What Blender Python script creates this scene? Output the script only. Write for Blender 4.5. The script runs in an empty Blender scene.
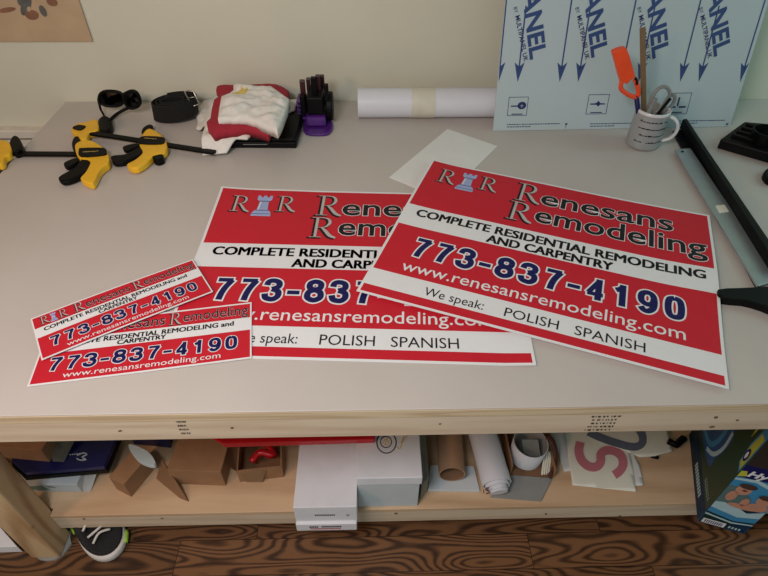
import bpy, bmesh, math, random
from mathutils import Vector, Matrix, noise
random.seed(4)
SC = bpy.context.scene
COL = SC.collection

# ------------------------------------------------------------------ camera
TT = 0.70                      # height of the bench top above the floor
FPX, PITCH, YAW, ROLL, CH = 555.8, 0.747, -0.0314, 0.0103, 0.6785
_rt = Vector((math.cos(YAW), math.sin(YAW), 0))
_fw = Vector((-math.sin(YAW)*math.cos(PITCH), math.cos(YAW)*math.cos(PITCH), -math.sin(PITCH)))
_up = _rt.cross(_fw)
_c, _s = math.cos(ROLL), math.sin(ROLL)
RX = _c*_rt + _s*_up
UX = -_s*_rt + _c*_up
CAM = Vector((0, 0, TT+CH))
cam_d = bpy.data.cameras.new('camera')
cam = bpy.data.objects.new('camera', cam_d)
COL.objects.link(cam)
cam_d.sensor_width = 36
cam_d.lens = FPX/768*36
cam_d.clip_start = 0.02
m = Matrix((RX, UX, -_fw)).transposed().to_4x4()
m.translation = CAM
cam.matrix_world = m
SC.camera = cam

# ------------------------------------------------------------------ world, lights, exposure
SC.view_settings.view_transform = 'Standard'
SC.view_settings.look = 'None'
SC.view_settings.gamma = 1
SC.view_settings.use_curve_mapping = False
SC.view_settings.exposure = 0.0
w = bpy.data.worlds.new('world')
SC.world = w
w.use_nodes = True
w.node_tree.nodes['Background'].inputs[0].default_value = (0.76, 0.97, 1.0, 1)
w.node_tree.nodes['Background'].inputs[1].default_value = 0.42


def area(name, loc, target, sx, sy, power, col):
    d = bpy.data.lights.new(name, 'AREA')
    d.shape = 'RECTANGLE'
    d.size, d.size_y, d.energy, d.color = sx, sy, power, col
    o = bpy.data.objects.new(name, d)
    COL.objects.link(o)
    o.location = loc
    o.rotation_euler = (Vector(target)-Vector(loc)).to_track_quat('-Z', 'Y').to_euler()
    return o


area('window_daylight', (2.02, 1.05, 1.45), (0.9, 1.25, 0.8), 0.62, 0.85, 5.0, (0.45, 0.95, 0.95))
area('warm_lamp_light', (-1.45, -0.45, 1.75), (-0.7, 0.8, 0.4), 0.3, 0.3, 9.5, (1.0, 0.56, 0.33))
area('rear_room_light', (-0.42, -0.05, 1.72), (-0.2, 0.5, 0.55), 0.35, 0.3, 11.5, (1.0, 0.95, 0.95))


# ------------------------------------------------------------------ placing helpers (z is measured from the bench top)


def ray(u, v):
    return RX*((u-384)/FPX) - UX*((v-288)/FPX) + _fw


def at(u, v, z=0.0):
    d = ray(u, v)
    return CAM + d*((z+TT-CAM.z)/d.z)


def aty(u, v, y):
    d = ray(u, v)
    return CAM + d*((y-CAM.y)/d.y)


def lin(r, g, b):
    f = lambda c: (c/255/12.92 if c/255 <= 0.04045 else ((c/255+0.055)/1.055)**2.4)
    return (f(r), f(g), f(b), 1)


# ------------------------------------------------------------------ materials
MATS = {}


def mat(name, rgb, rough=0.6, metal=0.0, var=0.06, scale=30, bump=0.0, coat=0.0, spec=0.5):
    if name in MATS:
        return MATS[name]
    M = bpy.data.materials.new(name)
    M.use_nodes = True
    nt = M.node_tree
    b = nt.nodes['Principled BSDF']
    b.inputs['Roughness'].default_value = rough
    b.inputs['Metallic'].default_value = metal
    b.inputs['Coat Weight'].default_value = coat
    b.inputs['Specular IOR Level'].default_value = spec
    tc = nt.nodes.new('ShaderNodeTexCoord')
    no = nt.nodes.new('ShaderNodeTexNoise')
    no.inputs['Scale'].default_value = scale
    no.inputs['Detail'].default_value = 4
    nt.links.new(tc.outputs['Object'], no.inputs['Vector'])
    cr = nt.nodes.new('ShaderNodeValToRGB')
    c = lin(*rgb)
    cr.color_ramp.elements[0].position = 0.3
    cr.color_ramp.elements[1].position = 0.7
    cr.color_ramp.elements[0].color = tuple(x*(1-var) for x in c[:3])+(1,)
    cr.color_ramp.elements[1].color = tuple(min(1, x*(1+var)) for x in c[:3])+(1,)
    nt.links.new(no.outputs['Fac'], cr.inputs[0])
    nt.links.new(cr.outputs[0], b.inputs['Base Color'])
    if bump:
        bp = nt.nodes.new('ShaderNodeBump')
        bp.inputs['Strength'].default_value = bump
        bp.inputs['Distance'].default_value = 0.002
        nt.links.new(no.outputs['Fac'], bp.inputs['Height'])
        nt.links.new(bp.outputs[0], b.inputs['Normal'])
    MATS[name] = M
    return M


def wood(name, light, dark, freq, sc, rough=0.55, plank=0.0, axis='X', knots=0.0, amp=1.0):
    """grain = contour lines of a stretched noise; plank>0 cuts it into boards along X"""
    M = bpy.data.materials.new(name)
    M.use_nodes = True
    nt = M.node_tree
    N, Lk = nt.nodes.new, nt.links.new
    b = nt.nodes['Principled BSDF']
    b.inputs['Roughness'].default_value = rough
    tc = N('ShaderNodeTexCoord')
    mp = N('ShaderNodeMapping')
    Lk(tc.outputs['Object'], mp.inputs[0])
    mp.inputs['Scale'].default_value = sc
    vec = mp.outputs[0]
    rnd = None
    if plank:
        sx = N('ShaderNodeSeparateXYZ')
        Lk(tc.outputs['Object'], sx.inputs[0])
        dv = N('ShaderNodeMath'); dv.operation = 'DIVIDE'; dv.inputs[1].default_value = plank
        Lk(sx.outputs['Y'], dv.inputs[0])
        fl = N('ShaderNodeMath'); fl.operation = 'FLOOR'
        Lk(dv.outputs[0], fl.inputs[0])
        w1 = N('ShaderNodeTexWhiteNoise'); w1.noise_dimensions = '1D'
        Lk(fl.outputs[0], w1.inputs['W'])
        ox = N('ShaderNodeMath'); ox.operation = 'MULTIPLY_ADD'; ox.inputs[1].default_value = 3.0
        Lk(w1.outputs['Value'], ox.inputs[0]); Lk(sx.outputs['X'], ox.inputs[2])
        dx = N('ShaderNodeMath'); dx.operation = 'DIVIDE'; dx.inputs[1].default_value = 0.85
        Lk(ox.outputs[0], dx.inputs[0])
        fx = N('ShaderNodeMath'); fx.operation = 'FLOOR'
        Lk(dx.outputs[0], fx.inputs[0])
        cb = N('ShaderNodeCombineXYZ')
        Lk(fl.outputs[0], cb.inputs[0]); Lk(fx.outputs[0], cb.inputs[1])
        w2 = N('ShaderNodeTexWhiteNoise'); w2.noise_dimensions = '2D'
        Lk(cb.outputs[0], w2.inputs['Vector'])
        rnd = w2.outputs['Value']
        off = N('ShaderNodeVectorMath'); off.operation = 'MULTIPLY_ADD'
        off.inputs[1].default_value = (13, 17, 11)
        Lk(w2.outputs['Color'], off.inputs[0]); Lk(vec, off.inputs[2])
        vec = off.outputs[0]
    n1 = N('ShaderNodeTexNoise'); n1.inputs['Scale'].default_value = 1; n1.inputs['Detail'].default_value = 1.2
    n1.inputs['Roughness'].default_value = 0.35
    Lk(vec, n1.inputs['Vector'])
    mu = N('ShaderNodeMath'); mu.operation = 'MULTIPLY'; mu.inputs[1].default_value = freq
    Lk(n1.outputs['Fac'], mu.inputs[0])
    si = N('ShaderNodeMath'); si.operation = 'SINE'
    Lk(mu.outputs[0], si.inputs[0])
    mr = N('ShaderNodeMapRange'); mr.inputs['From Min'].default_value = -1
    mr.inputs['To Min'].default_value = 0.5-0.5*amp; mr.inputs['To Max'].default_value = 0.5+0.5*amp
    Lk(si.outputs[0], mr.inputs[0])
    n2 = N('ShaderNodeTexNoise'); n2.inputs['Scale'].default_value = 9; n2.inputs['Detail'].default_value = 6
    Lk(vec, n2.inputs['Vector'])
    mx0 = N('ShaderNodeMix'); mx0.inputs[0].default_value = 0.4
    Lk(mr.outputs[0], mx0.inputs[2]); Lk(n2.outputs['Fac'], mx0.inputs[3])
    cr = N('ShaderNodeValToRGB')
    cr.color_ramp.elements[0].position = 0.2; cr.color_ramp.elements[0].color = lin(*dark)
    cr.color_ramp.elements[1].position = 0.62; cr.color_ramp.elements[1].color = lin(*light)
    Lk(mx0.outputs[0], cr.inputs[0])
    out = cr.outputs[0]
    if plank:
        fr = N('ShaderNodeMath'); fr.operation = 'FRACT'; Lk(dv.outputs[0], fr.inputs[0])
        lt = N('ShaderNodeMath'); lt.operation = 'LESS_THAN'; lt.inputs[1].default_value = 0.018
        Lk(fr.outputs[0], lt.inputs[0])
        frx = N('ShaderNodeMath'); frx.operation = 'FRACT'; Lk(dx.outputs[0], frx.inputs[0])
        ltx = N('ShaderNodeMath'); ltx.operation = 'LESS_THAN'; ltx.inputs[1].default_value = 0.0018
        Lk(frx.outputs[0], ltx.inputs[0])
        mxm = N('ShaderNodeMath'); mxm.operation = 'MAXIMUM'; Lk(lt.outputs[0], mxm.inputs[0]); Lk(ltx.outputs[0], mxm.inputs[1])
        hs = N('ShaderNodeHueSaturation')
        vr = N('ShaderNodeMapRange'); vr.inputs['To Min'].default_value = 0.72; vr.inputs['To Max'].default_value = 1.2
        Lk(rnd, vr.inputs[0]); Lk(vr.outputs[0], hs.inputs['Value']); Lk(out, hs.inputs['Color'])
        mm = N('ShaderNodeMix'); mm.data_type = 'RGBA'
        Lk(mxm.outputs[0], mm.inputs[0]); Lk(hs.outputs[0], mm.inputs[6]); mm.inputs[7].default_value = lin(28, 16, 10)
        out = mm.outputs[2]
    if knots:
        vo = N('ShaderNodeTexVoronoi'); vo.inputs['Scale'].default_value = knots
        Lk(tc.outputs['Object'], vo.inputs['Vector'])
        k1 = N('ShaderNodeMapRange'); k1.inputs['From Min'].default_value = 0.02; k1.inputs['From Max'].default_value = 0.07
        k1.inputs['To Min'].default_value = 0.75; k1.inputs['To Max'].default_value = 0
        Lk(vo.outputs['Distance'], k1.inputs[0])
        mk = N('ShaderNodeMix'); mk.data_type = 'RGBA'
        Lk(k1.outputs[0], mk.inputs[0]); Lk(out, mk.inputs[6]); mk.inputs[7].default_value = lin(95, 62, 38)
        out = mk.outputs[2]
    Lk(out, b.inputs['Base Color'])
    bp = N('ShaderNodeBump'); bp.inputs['Strength'].default_value = 0.15; bp.inputs['Distance'].default_value = 0.001
    Lk(mx0.outputs[0], bp.inputs['Height']); Lk(bp.outputs[0], b.inputs['Normal'])
    MATS[name] = M
    return M


pine = wood('pine_lumber', (214, 196, 172), (194, 170, 144), 26, (1.6, 22, 22), knots=4.0, amp=0.5)
pine_leg = wood('pine_post', (202, 174, 136), (162, 128, 92), 40, (9, 9, 1.2), knots=7.0, amp=0.8)
pine_deck = wood('shelf_boards', (208, 178, 144), (184, 150, 116), 22, (1.2, 9, 9), amp=0.5)
oak = wood('oak_floorboards', (120, 84, 55), (60, 39, 25), 135, (2.6, 12, 1), rough=0.4, plank=0.083, amp=1.0)
ply = wood('plywood_edge', (212, 192, 160), (184, 158, 124), 30, (2, 30, 60), amp=0.6)
top_m = mat('bench_laminate', (192, 184, 178), 0.4, var=0.035, scale=5)
wall_m = mat('wall_paint', (208, 206, 188), 0.75, var=0.02, scale=6)
trim_m = mat('white_trim_paint', (214, 208, 196), 0.5)
card = mat('brown_cardboard', (150, 112, 80), 0.85, var=0.08)
card_in = mat('cardboard_inside', (128, 94, 66), 0.9)
card_grey = mat('grey_cardboard', (142, 140, 128), 0.85)
wbox = mat('white_carton', (220, 222, 228), 0.7, var=0.03)
wbox_cool = mat('white_carton_cool', (196, 204, 208), 0.7, var=0.03)
white_p = mat('white_paper', (224, 224, 222), 0.7, var=0.02)
cream_p = mat('cream_paper', (230, 230, 216), 0.7, var=0.02)
red_s = mat('sign_red', (196, 32, 48), 0.5, var=0.02, spec=0.25)
white_s = mat('sign_white', (226, 226, 228), 0.5, var=0.01, spec=0.25)
black_s = mat('print_black', (22, 20, 24), 0.45, spec=0.25)
navy_s = mat('print_navy', (22, 22, 84), 0.45, spec=0.25)
silver_s = mat('print_silver', (186, 180, 178), 0.45, spec=0.25)
rook_s = mat('print_rook_blue', (158, 172, 214), 0.45, spec=0.25)
rook_d = mat('print_rook_shadow', (104, 112, 150), 0.45, spec=0.25)
blue_pr = mat('print_blue', (46, 70, 122), 0.5)
darkblue_pr = mat('print_dark_blue', (26, 38, 96), 0.5)
panel_m = mat('panel_film', (182, 196, 200), 0.28, var=0.015, scale=3)
blk = mat('black_plastic', (7, 7, 8), 0.5, spec=0.16)
blk_matte = mat('black_fabric', (9, 9, 9), 0.9, bump=0.4, scale=200)
yel = mat('yellow_plastic', (236, 182, 36), 0.4)
steel_blk = mat('black_steel_bar', (8, 8, 9), 0.5, spec=0.16)
alu = mat('brushed_aluminium', (176, 184, 188), 0.38, metal=0.75)
steel = mat('steel', (170, 168, 160), 0.3, metal=0.9)
cotton = mat('white_cotton', (226, 222, 216), 0.9, bump=0.2, scale=90)
cotton_r = mat('red_cotton', (160, 34, 52), 0.9, bump=0.2, scale=90)
yel_pr = mat('yellow_print', (214, 188, 104), 0.8)
purple = mat('purple_plastic', (78, 32, 116), 0.28)
maroon = mat('maroon_plastic', (58, 20, 26), 0.4)
vinyl = mat('white_vinyl', (214, 216, 224), 0.4, var=0.01)
band_m = mat('beige_paper_band', (208, 204, 188), 0.6)
orange = mat('orange_plastic', (238, 78, 30), 0.35)
stick_m = mat('brown_stick', (122, 98, 70), 0.7)
grey_pl = mat('grey_plastic', (128, 132, 130), 0.5)
mug_m = mat('mug_grey', (152, 154, 156), 0.3)
mug_w = mat('mug_white', (212, 212, 214), 0.2)
lens_m = mat('dark_lens', (30, 28, 30), 0.1)
navy_box = mat('navy_carton', (18, 24, 84), 0.35)
red_pl = mat('red_plastic', (190, 22, 34), 0.25)
tube_m = mat('kraft_tube', (170, 132, 102), 0.7)
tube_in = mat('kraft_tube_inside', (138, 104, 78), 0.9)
sheet_grey = mat('grey_sheet', (140, 142, 140), 0.6)
green_d = mat('dark_green_print', (30, 62, 40), 0.4)
sky_pr = mat('sky_blue_print', (60, 140, 186), 0.4)
pale_pr = mat('pale_blue_print', (176, 206, 214), 0.4)
mid_blue = mat('mid_blue_print', (36, 84, 140), 0.4)
skin_pr = mat('skin_print', (196, 140, 116), 0.5)
hair_pr = mat('hair_print', (70, 52, 44), 0.5)
yel2_pr = mat('yellow_green_print', (190, 190, 60), 0.4)
grey_let = mat('slate_letter_print', (102, 110, 128), 0.6)
pink_let = mat('faded_red_letter_print', (194, 118, 130), 0.6)
knit = mat('black_knit', (22, 23, 25), 0.85, bump=0.6, scale=300)
sole_w = mat('white_sole', (206, 204, 200), 0.5)
lime = mat('lime_rubber', (150, 196, 60), 0.5)
felt = mat('grey_felt', (140, 140, 136), 0.95)
tan_paper = mat('tan_rice_paper', (184, 158, 128), 0.8, var=0.08, scale=12)
ink_grey = mat('grey_ink', (92, 94, 90), 0.8, var=0.3)
ink_red = mat('brown_ink', (134, 92, 70), 0.8, var=0.2)
black_cab = mat('black_cabinet', (24, 23, 22), 0.5)
ceil_m = mat('ceiling_paint', (222, 220, 212), 0.8)
stamp_ink = mat('stamp_ink', (66, 54, 44), 0.8)

# ------------------------------------------------------------------ object helpers


def tag(o, label, cat, group=None, kind=None):
    o['label'] = label
    if cat:
        o['category'] = cat
    if group:
        o['group'] = group
    if kind:
        o['kind'] = kind
    return o


def empty(name, loc, label, cat, group=None):
    o = bpy.data.objects.new(name, None)
    o.empty_display_size = 0.02
    COL.objects.link(o)
    o.location = Vector(loc)
    return tag(o, label, cat, group)


def build(name, bm, mats, parent=None, bevel=0.0, smooth=False, seg=2, sub=0):
    """all vertices are given in world space; the mesh gets its origin at its own base"""
    if not isinstance(mats, (list, tuple)):
        mats = [mats]
    vs = [v.co for v in bm.verts]
    c = Vector((sum(v.x for v in vs)/len(vs), sum(v.y for v in vs)/len(vs), min(v.z for v in vs)))
    for v in bm.verts:
        v.co -= c
    bmesh.ops.recalc_face_normals(bm, faces=bm.faces[:])
    me = bpy.data.meshes.new(name)
    for f in bm.faces:
        f.smooth = smooth
    bm.to_mesh(me)
    bm.free()
    for mm in mats:
        me.materials.append(mm)
    o = bpy.data.objects.new(name, me)
    COL.objects.link(o)
    o.location = c
    if parent is not None:
        p = parent
        off = Vector((0, 0, 0))
        while p is not None:
            off += p.location
            p = p.parent
        o.parent = parent
        o.location = c-off
    if bevel:
        b = o.modifiers.new('bevel', 'BEVEL')
        b.width = bevel
        b.segments = seg
        b.limit_method = 'ANGLE'
        b.angle_limit = math.radians(40)
    if sub:
        s = o.modifiers.new('sub', 'SUBSURF')
        s.levels = s.render_levels = sub
    return o


def struct(o, label=None):
    o['kind'] = 'structure'
    if label:
        o['label'] = label
    return o


def B():
    return bmesh.new()


def add_box(bm, lo, hi, mi=0, M=None):
    vs = []
    for z in (lo[2], hi[2]):
        for x, y in ((lo[0], lo[1]), (hi[0], lo[1]), (hi[0], hi[1]), (lo[0], hi[1])):
            p = Vector((x, y, z))
            vs.append(bm.verts.new(M @ p if M else p))
    for f in ((0, 3, 2, 1), (4, 5, 6, 7), (0, 1, 5, 4), (1, 2, 6, 5), (2, 3, 7, 6), (3, 0, 4, 7)):
        fc = bm.faces.new([vs[i] for i in f])
        fc.material_index = mi
    return vs


def add_hex(bm, bot, up, mi=0):
    """quad footprint (4 points) raised by vector up"""
    a = [bm.verts.new(p) for p in bot]
    b = [bm.verts.new(Vector(p)+up) for p in bot]
    n = len(bot)
    fs = [bm.faces.new(a[::-1]), bm.faces.new(b)]
    for i in range(n):
        fs.append(bm.faces.new((a[i], a[(i+1) % n], b[(i+1) % n], b[i])))
    for f in fs:
        f.material_index = mi
    return fs


def prism(bm, pts, down, mi=0):
    add_hex(bm, [Vector(p)+down for p in pts], -down, mi)


def pxprism(bm, px, ztop, zbot, mi=0):
    """outline taken at the height ztop above the bench, walls straight down to zbot"""
    pts = [at(u, v, ztop) for u, v in px]
    prism(bm, pts, Vector((0, 0, zbot-ztop)), mi)


def frame(d):
    d = d.normalized()
    a = Vector((0, 0, 1)) if abs(d.z) < 0.9 else Vector((1, 0, 0))
    x = d.cross(a).normalized()
    return x, d.cross(x).normalized()


def tube(bm, path, r, n=10, mi=0, closed=False, sx=1.0, sy=1.0, caps=True, ref=None):
    rings = []
    N = len(path)
    path = [Vector(p) for p in path]
    px = None
    for i, p in enumerate(path):
        if closed:
            d = path[(i+1) % N]-path[i-1]
        else:
            d = path[min(i+1, N-1)]-path[max(i-1, 0)]
        d.normalize()
        if px is None:
            x, y = frame(d)
            if ref is not None:
                x = (ref-d*ref.dot(d)).normalized()
                y = d.cross(x)
        else:
            x = (px-d*px.dot(d)).normalized()
            y = d.cross(x)
        px = x
        rr = r[i] if isinstance(r, (list, tuple)) else r
        rings.append([bm.verts.new(p+x*(rr*sx*math.cos(2*math.pi*k/n))+y*(rr*sy*math.sin(2*math.pi*k/n))) for k in range(n)])
    R = range(N if closed else N-1)
    for i in R:
        a, b = rings[i], rings[(i+1) % N]
        for k in range(n):
            f = bm.faces.new((a[k], a[(k+1) % n], b[(k+1) % n], b[k]))
            f.material_index = mi
    if caps and not closed:
        for rg in (rings[0][::-1], rings[-1]):
            f = bm.faces.new(rg)
            f.material_index = mi


def lathe(bm, c, axis, prof, n=32, mi=0, closed=True):
    """prof: list of (radius, height[, mat]) along axis"""
    axis = axis.normalized()
    x, y = frame(axis)
    rings = []
    for pr in prof:
        r, h = pr[0], pr[1]
        rings.append([bm.verts.new(c+axis*h+x*(r*math.cos(2*math.pi*k/n))+y*(r*math.sin(2*math.pi*k/n))) for k in range(n)])
    for i in range(len(rings)-1):
        mm = prof[i+1][2] if len(prof[i+1]) > 2 else mi
        for k in range(n):
            f = bm.faces.new((rings[i][k], rings[i][(k+1) % n], rings[i+1][(k+1) % n], rings[i+1][k]))
            f.material_index = mm
    return rings


def cap(bm, ring, mi=0):
    f = bm.faces.new(ring)
    f.material_index = mi


def gridcut(bm, x0, x1, y0, y1, cell):
    nx, ny = int((x1-x0)/cell)+1, int((y1-y0)/cell)+1
    for i in range(nx+1):
        bmesh.ops.bisect_plane(bm, geom=bm.verts[:]+bm.edges[:]+bm.faces[:], plane_co=(x0+i*cell, 0, 0), plane_no=(1, 0, 0), dist=1e-6)
    for j in range(ny+1):
        bmesh.ops.bisect_plane(bm, geom=bm.verts[:]+bm.edges[:]+bm.faces[:], plane_co=(0, y0+j*cell, 0), plane_no=(0, 1, 0), dist=1e-6)


def edist(p, poly):
    best = 9
    n = len(poly)
    for i in range(n):
        a, b = poly[i], poly[(i+1) % n]
        ab = b-a
        t = max(0, min(1, (p-a).dot(ab)/max(ab.dot(ab), 1e-12)))
        best = min(best, (p-a-ab*t).length)
    return best


def drape(name, poly, zf, thick, mats, cell=0.006, parent=None, mif=None, smooth=True):
    """a sheet with outline poly (world xy) lying at the height zf(x, y, distance to edge)"""
    poly = [Vector((p[0], p[1])) for p in poly]
    bm = B()
    bm.faces.new([bm.verts.new((p.x, p.y, 0)) for p in poly])
    xs = [p.x for p in poly]
    ys = [p.y for p in poly]
    gridcut(bm, min(xs), max(xs), min(ys), max(ys), cell)
    for v in bm.verts:
        p = Vector((v.co.x, v.co.y))
        v.co.z = zf(p.x, p.y, edist(p, poly))
    if mif:
        for f in bm.faces:
            c = f.calc_center_median()
            f.material_index = mif(c.x, c.y)
    r = bmesh.ops.extrude_face_region(bm, geom=bm.faces[:])
    for g in r['geom']:
        if isinstance(g, bmesh.types.BMVert):
            g.co.z -= thick if not callable(thick) else thick(g.co.x, g.co.y, g.co.z)
    return build(name, bm, mats, parent, smooth=smooth)


# ------------------------------------------------------------------ lettering
_tcache = {}


def text_geo(s, off=0.0, shear=0.0):
    k = (s, off, shear)
    if k in _tcache:
        return _tcache[k]
    cu = bpy.data.curves.new('t', 'FONT')
    cu.body = s
    cu.offset = off
    cu.shear = shear
    cu.resolution_u = 3
    o = bpy.data.objects.new('t', cu)
    COL.objects.link(o)
    bpy.context.view_layer.update()
    dg = bpy.context.evaluated_depsgraph_get()
    me = bpy.data.meshes.new_from_object(o.evaluated_get(dg))
    V = [(v.co.x, v.co.y) for v in me.vertices]
    F = [tuple(p.vertices) for p in me.polygons]
    bpy.data.objects.remove(o)
    bpy.data.curves.remove(cu)
    bpy.data.meshes.remove(me)
    _tcache[k] = (V, F)
    return V, F


CAPH = None


def cap_h():
    global CAPH
    if CAPH is None:
        V, F = text_geo('H')
        CAPH = max(v[1] for v in V)-min(v[1] for v in V)
    return CAPH


class Art:
    """flat print: polygons in (u, v down) collected with a layer and a material index"""
    def __init__(self):
        self.items = []
        self.rc = 0

    def poly(self, pts, mi, layer):
        self.items.append(([tuple(p) for p in pts], [tuple(range(len(pts)))], mi, layer))

    def text(self, s, x0, x1, vbase, caph, mi, layer, off=0.0, shear=0.0, base_off=None):
        """fit between x0 and x1 using the extents of the un-thickened string"""
        V0, _ = text_geo(s, 0.0 if base_off is None else base_off, shear)
        a, b = min(v[0] for v in V0), max(v[0] for v in V0)
        V, F = text_geo(s, off, shear)
        sx = (x1-x0)/(b-a)
        sy = caph/cap_h()
        self.items.append(([(x0+(v[0]-a)*sx, vbase-v[1]*sy) for v in V], F, mi, layer))

    def bold(self, s, x0, x1, vbase, caph, mi, layer, e=0.04):
        for dx in (-e, 0, e):
            for dy in (-e*0.5, e*0.5):
                self.text(s, x0+e+dx, x1-e+dx, vbase+dy, caph, mi, layer)

    def disc(self, cx, cy, rx, ry, mi, layer, n=24):
        self.poly([(cx+rx*math.cos(2*math.pi*k/n), cy+ry*math.sin(2*math.pi*k/n)) for k in range(n)], mi, layer)

    def ribbon(self, pts, w, mi, layer):
        P = [Vector(p) for p in pts]
        L, Rr = [], []
        for i, p in enumerate(P):
            d = (P[min(i+1, len(P)-1)]-P[max(i-1, 0)]).normalized()
            n = Vector((-d.y, d.x))
            ww = w[i] if isinstance(w, (list, tuple)) else w
            L.append(p+n*ww/2)
            Rr.append(p-n*ww/2)
        for i in range(len(P)-1):
            self.poly([L[i], L[i+1], Rr[i+1], Rr[i]], mi, layer+0.05*(i % 3)+0.15*(self.rc % 2))
        self.rc += 1

    def emit(self, bm, M, cell=None):
        for V, F, mi, layer in self.items:
            t = B()
            vs = [t.verts.new((x, y, 0)) for x, y in V]
            for f in F:
                try:
                    t.faces.new([vs[i] for i in f])
                except ValueError:
                    pass
            if cell:
                xs = [p[0] for p in V]
                ys = [p[1] for p in V]
                gridcut(t, math.floor(min(xs)/cell)*cell, max(xs), math.floor(min(ys)/cell)*cell, max(ys), cell)
            mp = {}
            for v in t.verts:
                mp[v] = bm.verts.new(M(v.co.x, v.co.y, layer))
            for f in t.faces:
                try:
                    nf = bm.faces.new([mp[v] for v in f.verts])
                    nf.material_index = mi
                except ValueError:
                    pass
            t.free()


def smooth_pts(pts, k=4, closed=False):
    P = [Vector(p) for p in pts]
    n = len(P)
    out = []
    for i in range(n if closed else n-1):
        g = (lambda j: P[j % n]) if closed else (lambda j: P[max(0, min(n-1, j))])
        p0, p1, p2, p3 = g(i-1), g(i), g(i+1), g(i+2)
        for q in range(k):
            t = q/k
            out.append(0.5*((2*p1)+(p2-p0)*t+(2*p0-5*p1+4*p2-p3)*t*t+(3*p1-p0-3*p2+p3)*t**3))
    if not closed:
        out.append(P[-1])
    return out


def serif_R(art, x, y, w, h, layer):
    """roman R in a box (x, y top, w, h): silver strokes with a thin black shadow"""
    def strokes(dx, dy, g, mi, ly):
        X = lambda a: x+a*w+dx
        Y = lambda b: y+b*h+dy
        rect = lambda a0, b0, a1, b1: art.poly([(X(a0)-g, Y(b0)-g), (X(a1)+g, Y(b0)-g), (X(a1)+g, Y(b1)+g), (X(a0)-g, Y(b1)+g)], mi, ly)
        rect(0.18, 0.02, 0.285, 0.98)
        rect(0.02, 0.0, 0.46, 0.025)
        rect(0.02, 0.965, 0.46, 0.99)
        bowl = [(X(a), Y(b)) for a, b in ((0.3, 0.03), (0.5, 0.03), (0.66, 0.1), (0.72, 0.26), (0.64, 0.42), (0.5, 0.5), (0.3, 0.52))]
        art.ribbon(smooth_pts(bowl, 3), [((0.02+0.10*math.sin(math.pi*i/18)**2)*w+2*g) for i in range(19)], mi, ly)
        leg = [(X(a), Y(b)) for a, b in ((0.42, 0.5), (0.58, 0.66), (0.78, 0.9), (1.0, 1.0))]
        art.ribbon(smooth_pts(leg, 3), [(0.05+0.09*math.sin(math.pi*i/10))*w+2*g for i in range(10)], mi, ly)
    k = w*0.05
    strokes(-k, k*0.7, k*0.75, 2, layer)
    strokes(0, 0, 0, 4, layer+1)


def rook(art, x, y, w, h, layer):
    P = lambda q: [(x+a*w, y+b*h) for a, b in q]
    art.poly(P([(0.12, 0.2), (0.12, 0.0), (0.27, 0.0), (0.27, 0.08), (0.41, 0.08), (0.41, 0.0), (0.59, 0.0), (0.59, 0.08), (0.73, 0.08), (0.73, 0.0), (0.88, 0.0), (0.88, 0.2), (0.76, 0.28), (0.24, 0.28)]), 5, layer)
    art.poly(P([(0.27, 0.28), (0.73, 0.28), (0.78, 0.72), (0.22, 0.72)]), 5, layer)
    art.poly(P([(0.14, 0.72), (0.86, 0.72), (1.0, 0.88), (1.0, 1.0), (0.0, 1.0), (0.0, 0.88)]), 5, layer)
    art.poly(P([(0.24, 0.26), (0.76, 0.26), (0.74, 0.31), (0.26, 0.31)]), 6, layer+1)
    art.poly(P([(0.14, 0.71), (0.86, 0.71), (0.88, 0.75), (0.12, 0.75)]), 6, layer+1)
    art.poly(P([(0.0, 0.88), (1.0, 0.88), (1.0, 0.91), (0.0, 0.91)]), 6, layer+1)
    art.poly(P([(0.31, 0.32), (0.37, 0.32), (0.33, 0.7), (0.27, 0.7)]), 1, layer+1)


GLY = {'7': [[(0.02, 0.1), (0.98, 0.1)], [(0.92, 0.1), (0.62, 0.42), (0.46, 0.72), (0.4, 1.0)]],
       '3': [[(0.06, 0.3), (0.14, 0.13), (0.46, 0.08), (0.8, 0.16), (0.82, 0.36), (0.42, 0.47)], [(0.42, 0.47), (0.84, 0.56), (0.9, 0.76), (0.7, 0.9), (0.46, 0.92), (0.14, 0.86), (0.04, 0.68)]],
       '8': [[(0.5, 0.47), (0.18, 0.38), (0.16, 0.17), (0.5, 0.08), (0.84, 0.17), (0.82, 0.38), (0.5, 0.47)], [(0.5, 0.47), (0.14, 0.56), (0.1, 0.8), (0.5, 0.92), (0.9, 0.8), (0.86, 0.56), (0.5, 0.47)]],
       '4': [[(0.7, 0.0), (0.7, 1.0)], [(0.72, 0.05), (0.1, 0.7)], [(0.03, 0.73), (1.0, 0.73)]],
       '1': [[(0.58, 0.0), (0.58, 1.0)], [(0.6, 0.1), (0.42, 0.22), (0.16, 0.3)]],
       '9': [[(0.88, 0.36), (0.78, 0.56), (0.48, 0.63), (0.18, 0.54), (0.1, 0.34), (0.2, 0.15), (0.5, 0.08), (0.8, 0.17), (0.9, 0.44), (0.84, 0.74), (0.58, 0.92), (0.3, 0.92), (0.1, 0.78)]],
       '0': [[(0.5, 0.08), (0.2, 0.16), (0.11, 0.5), (0.2, 0.84), (0.5, 0.92), (0.8, 0.84), (0.89, 0.5), (0.8, 0.16), (0.5, 0.08)]],
       '-': [[(-0.12, 0.6), (1.12, 0.6)]]}


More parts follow.
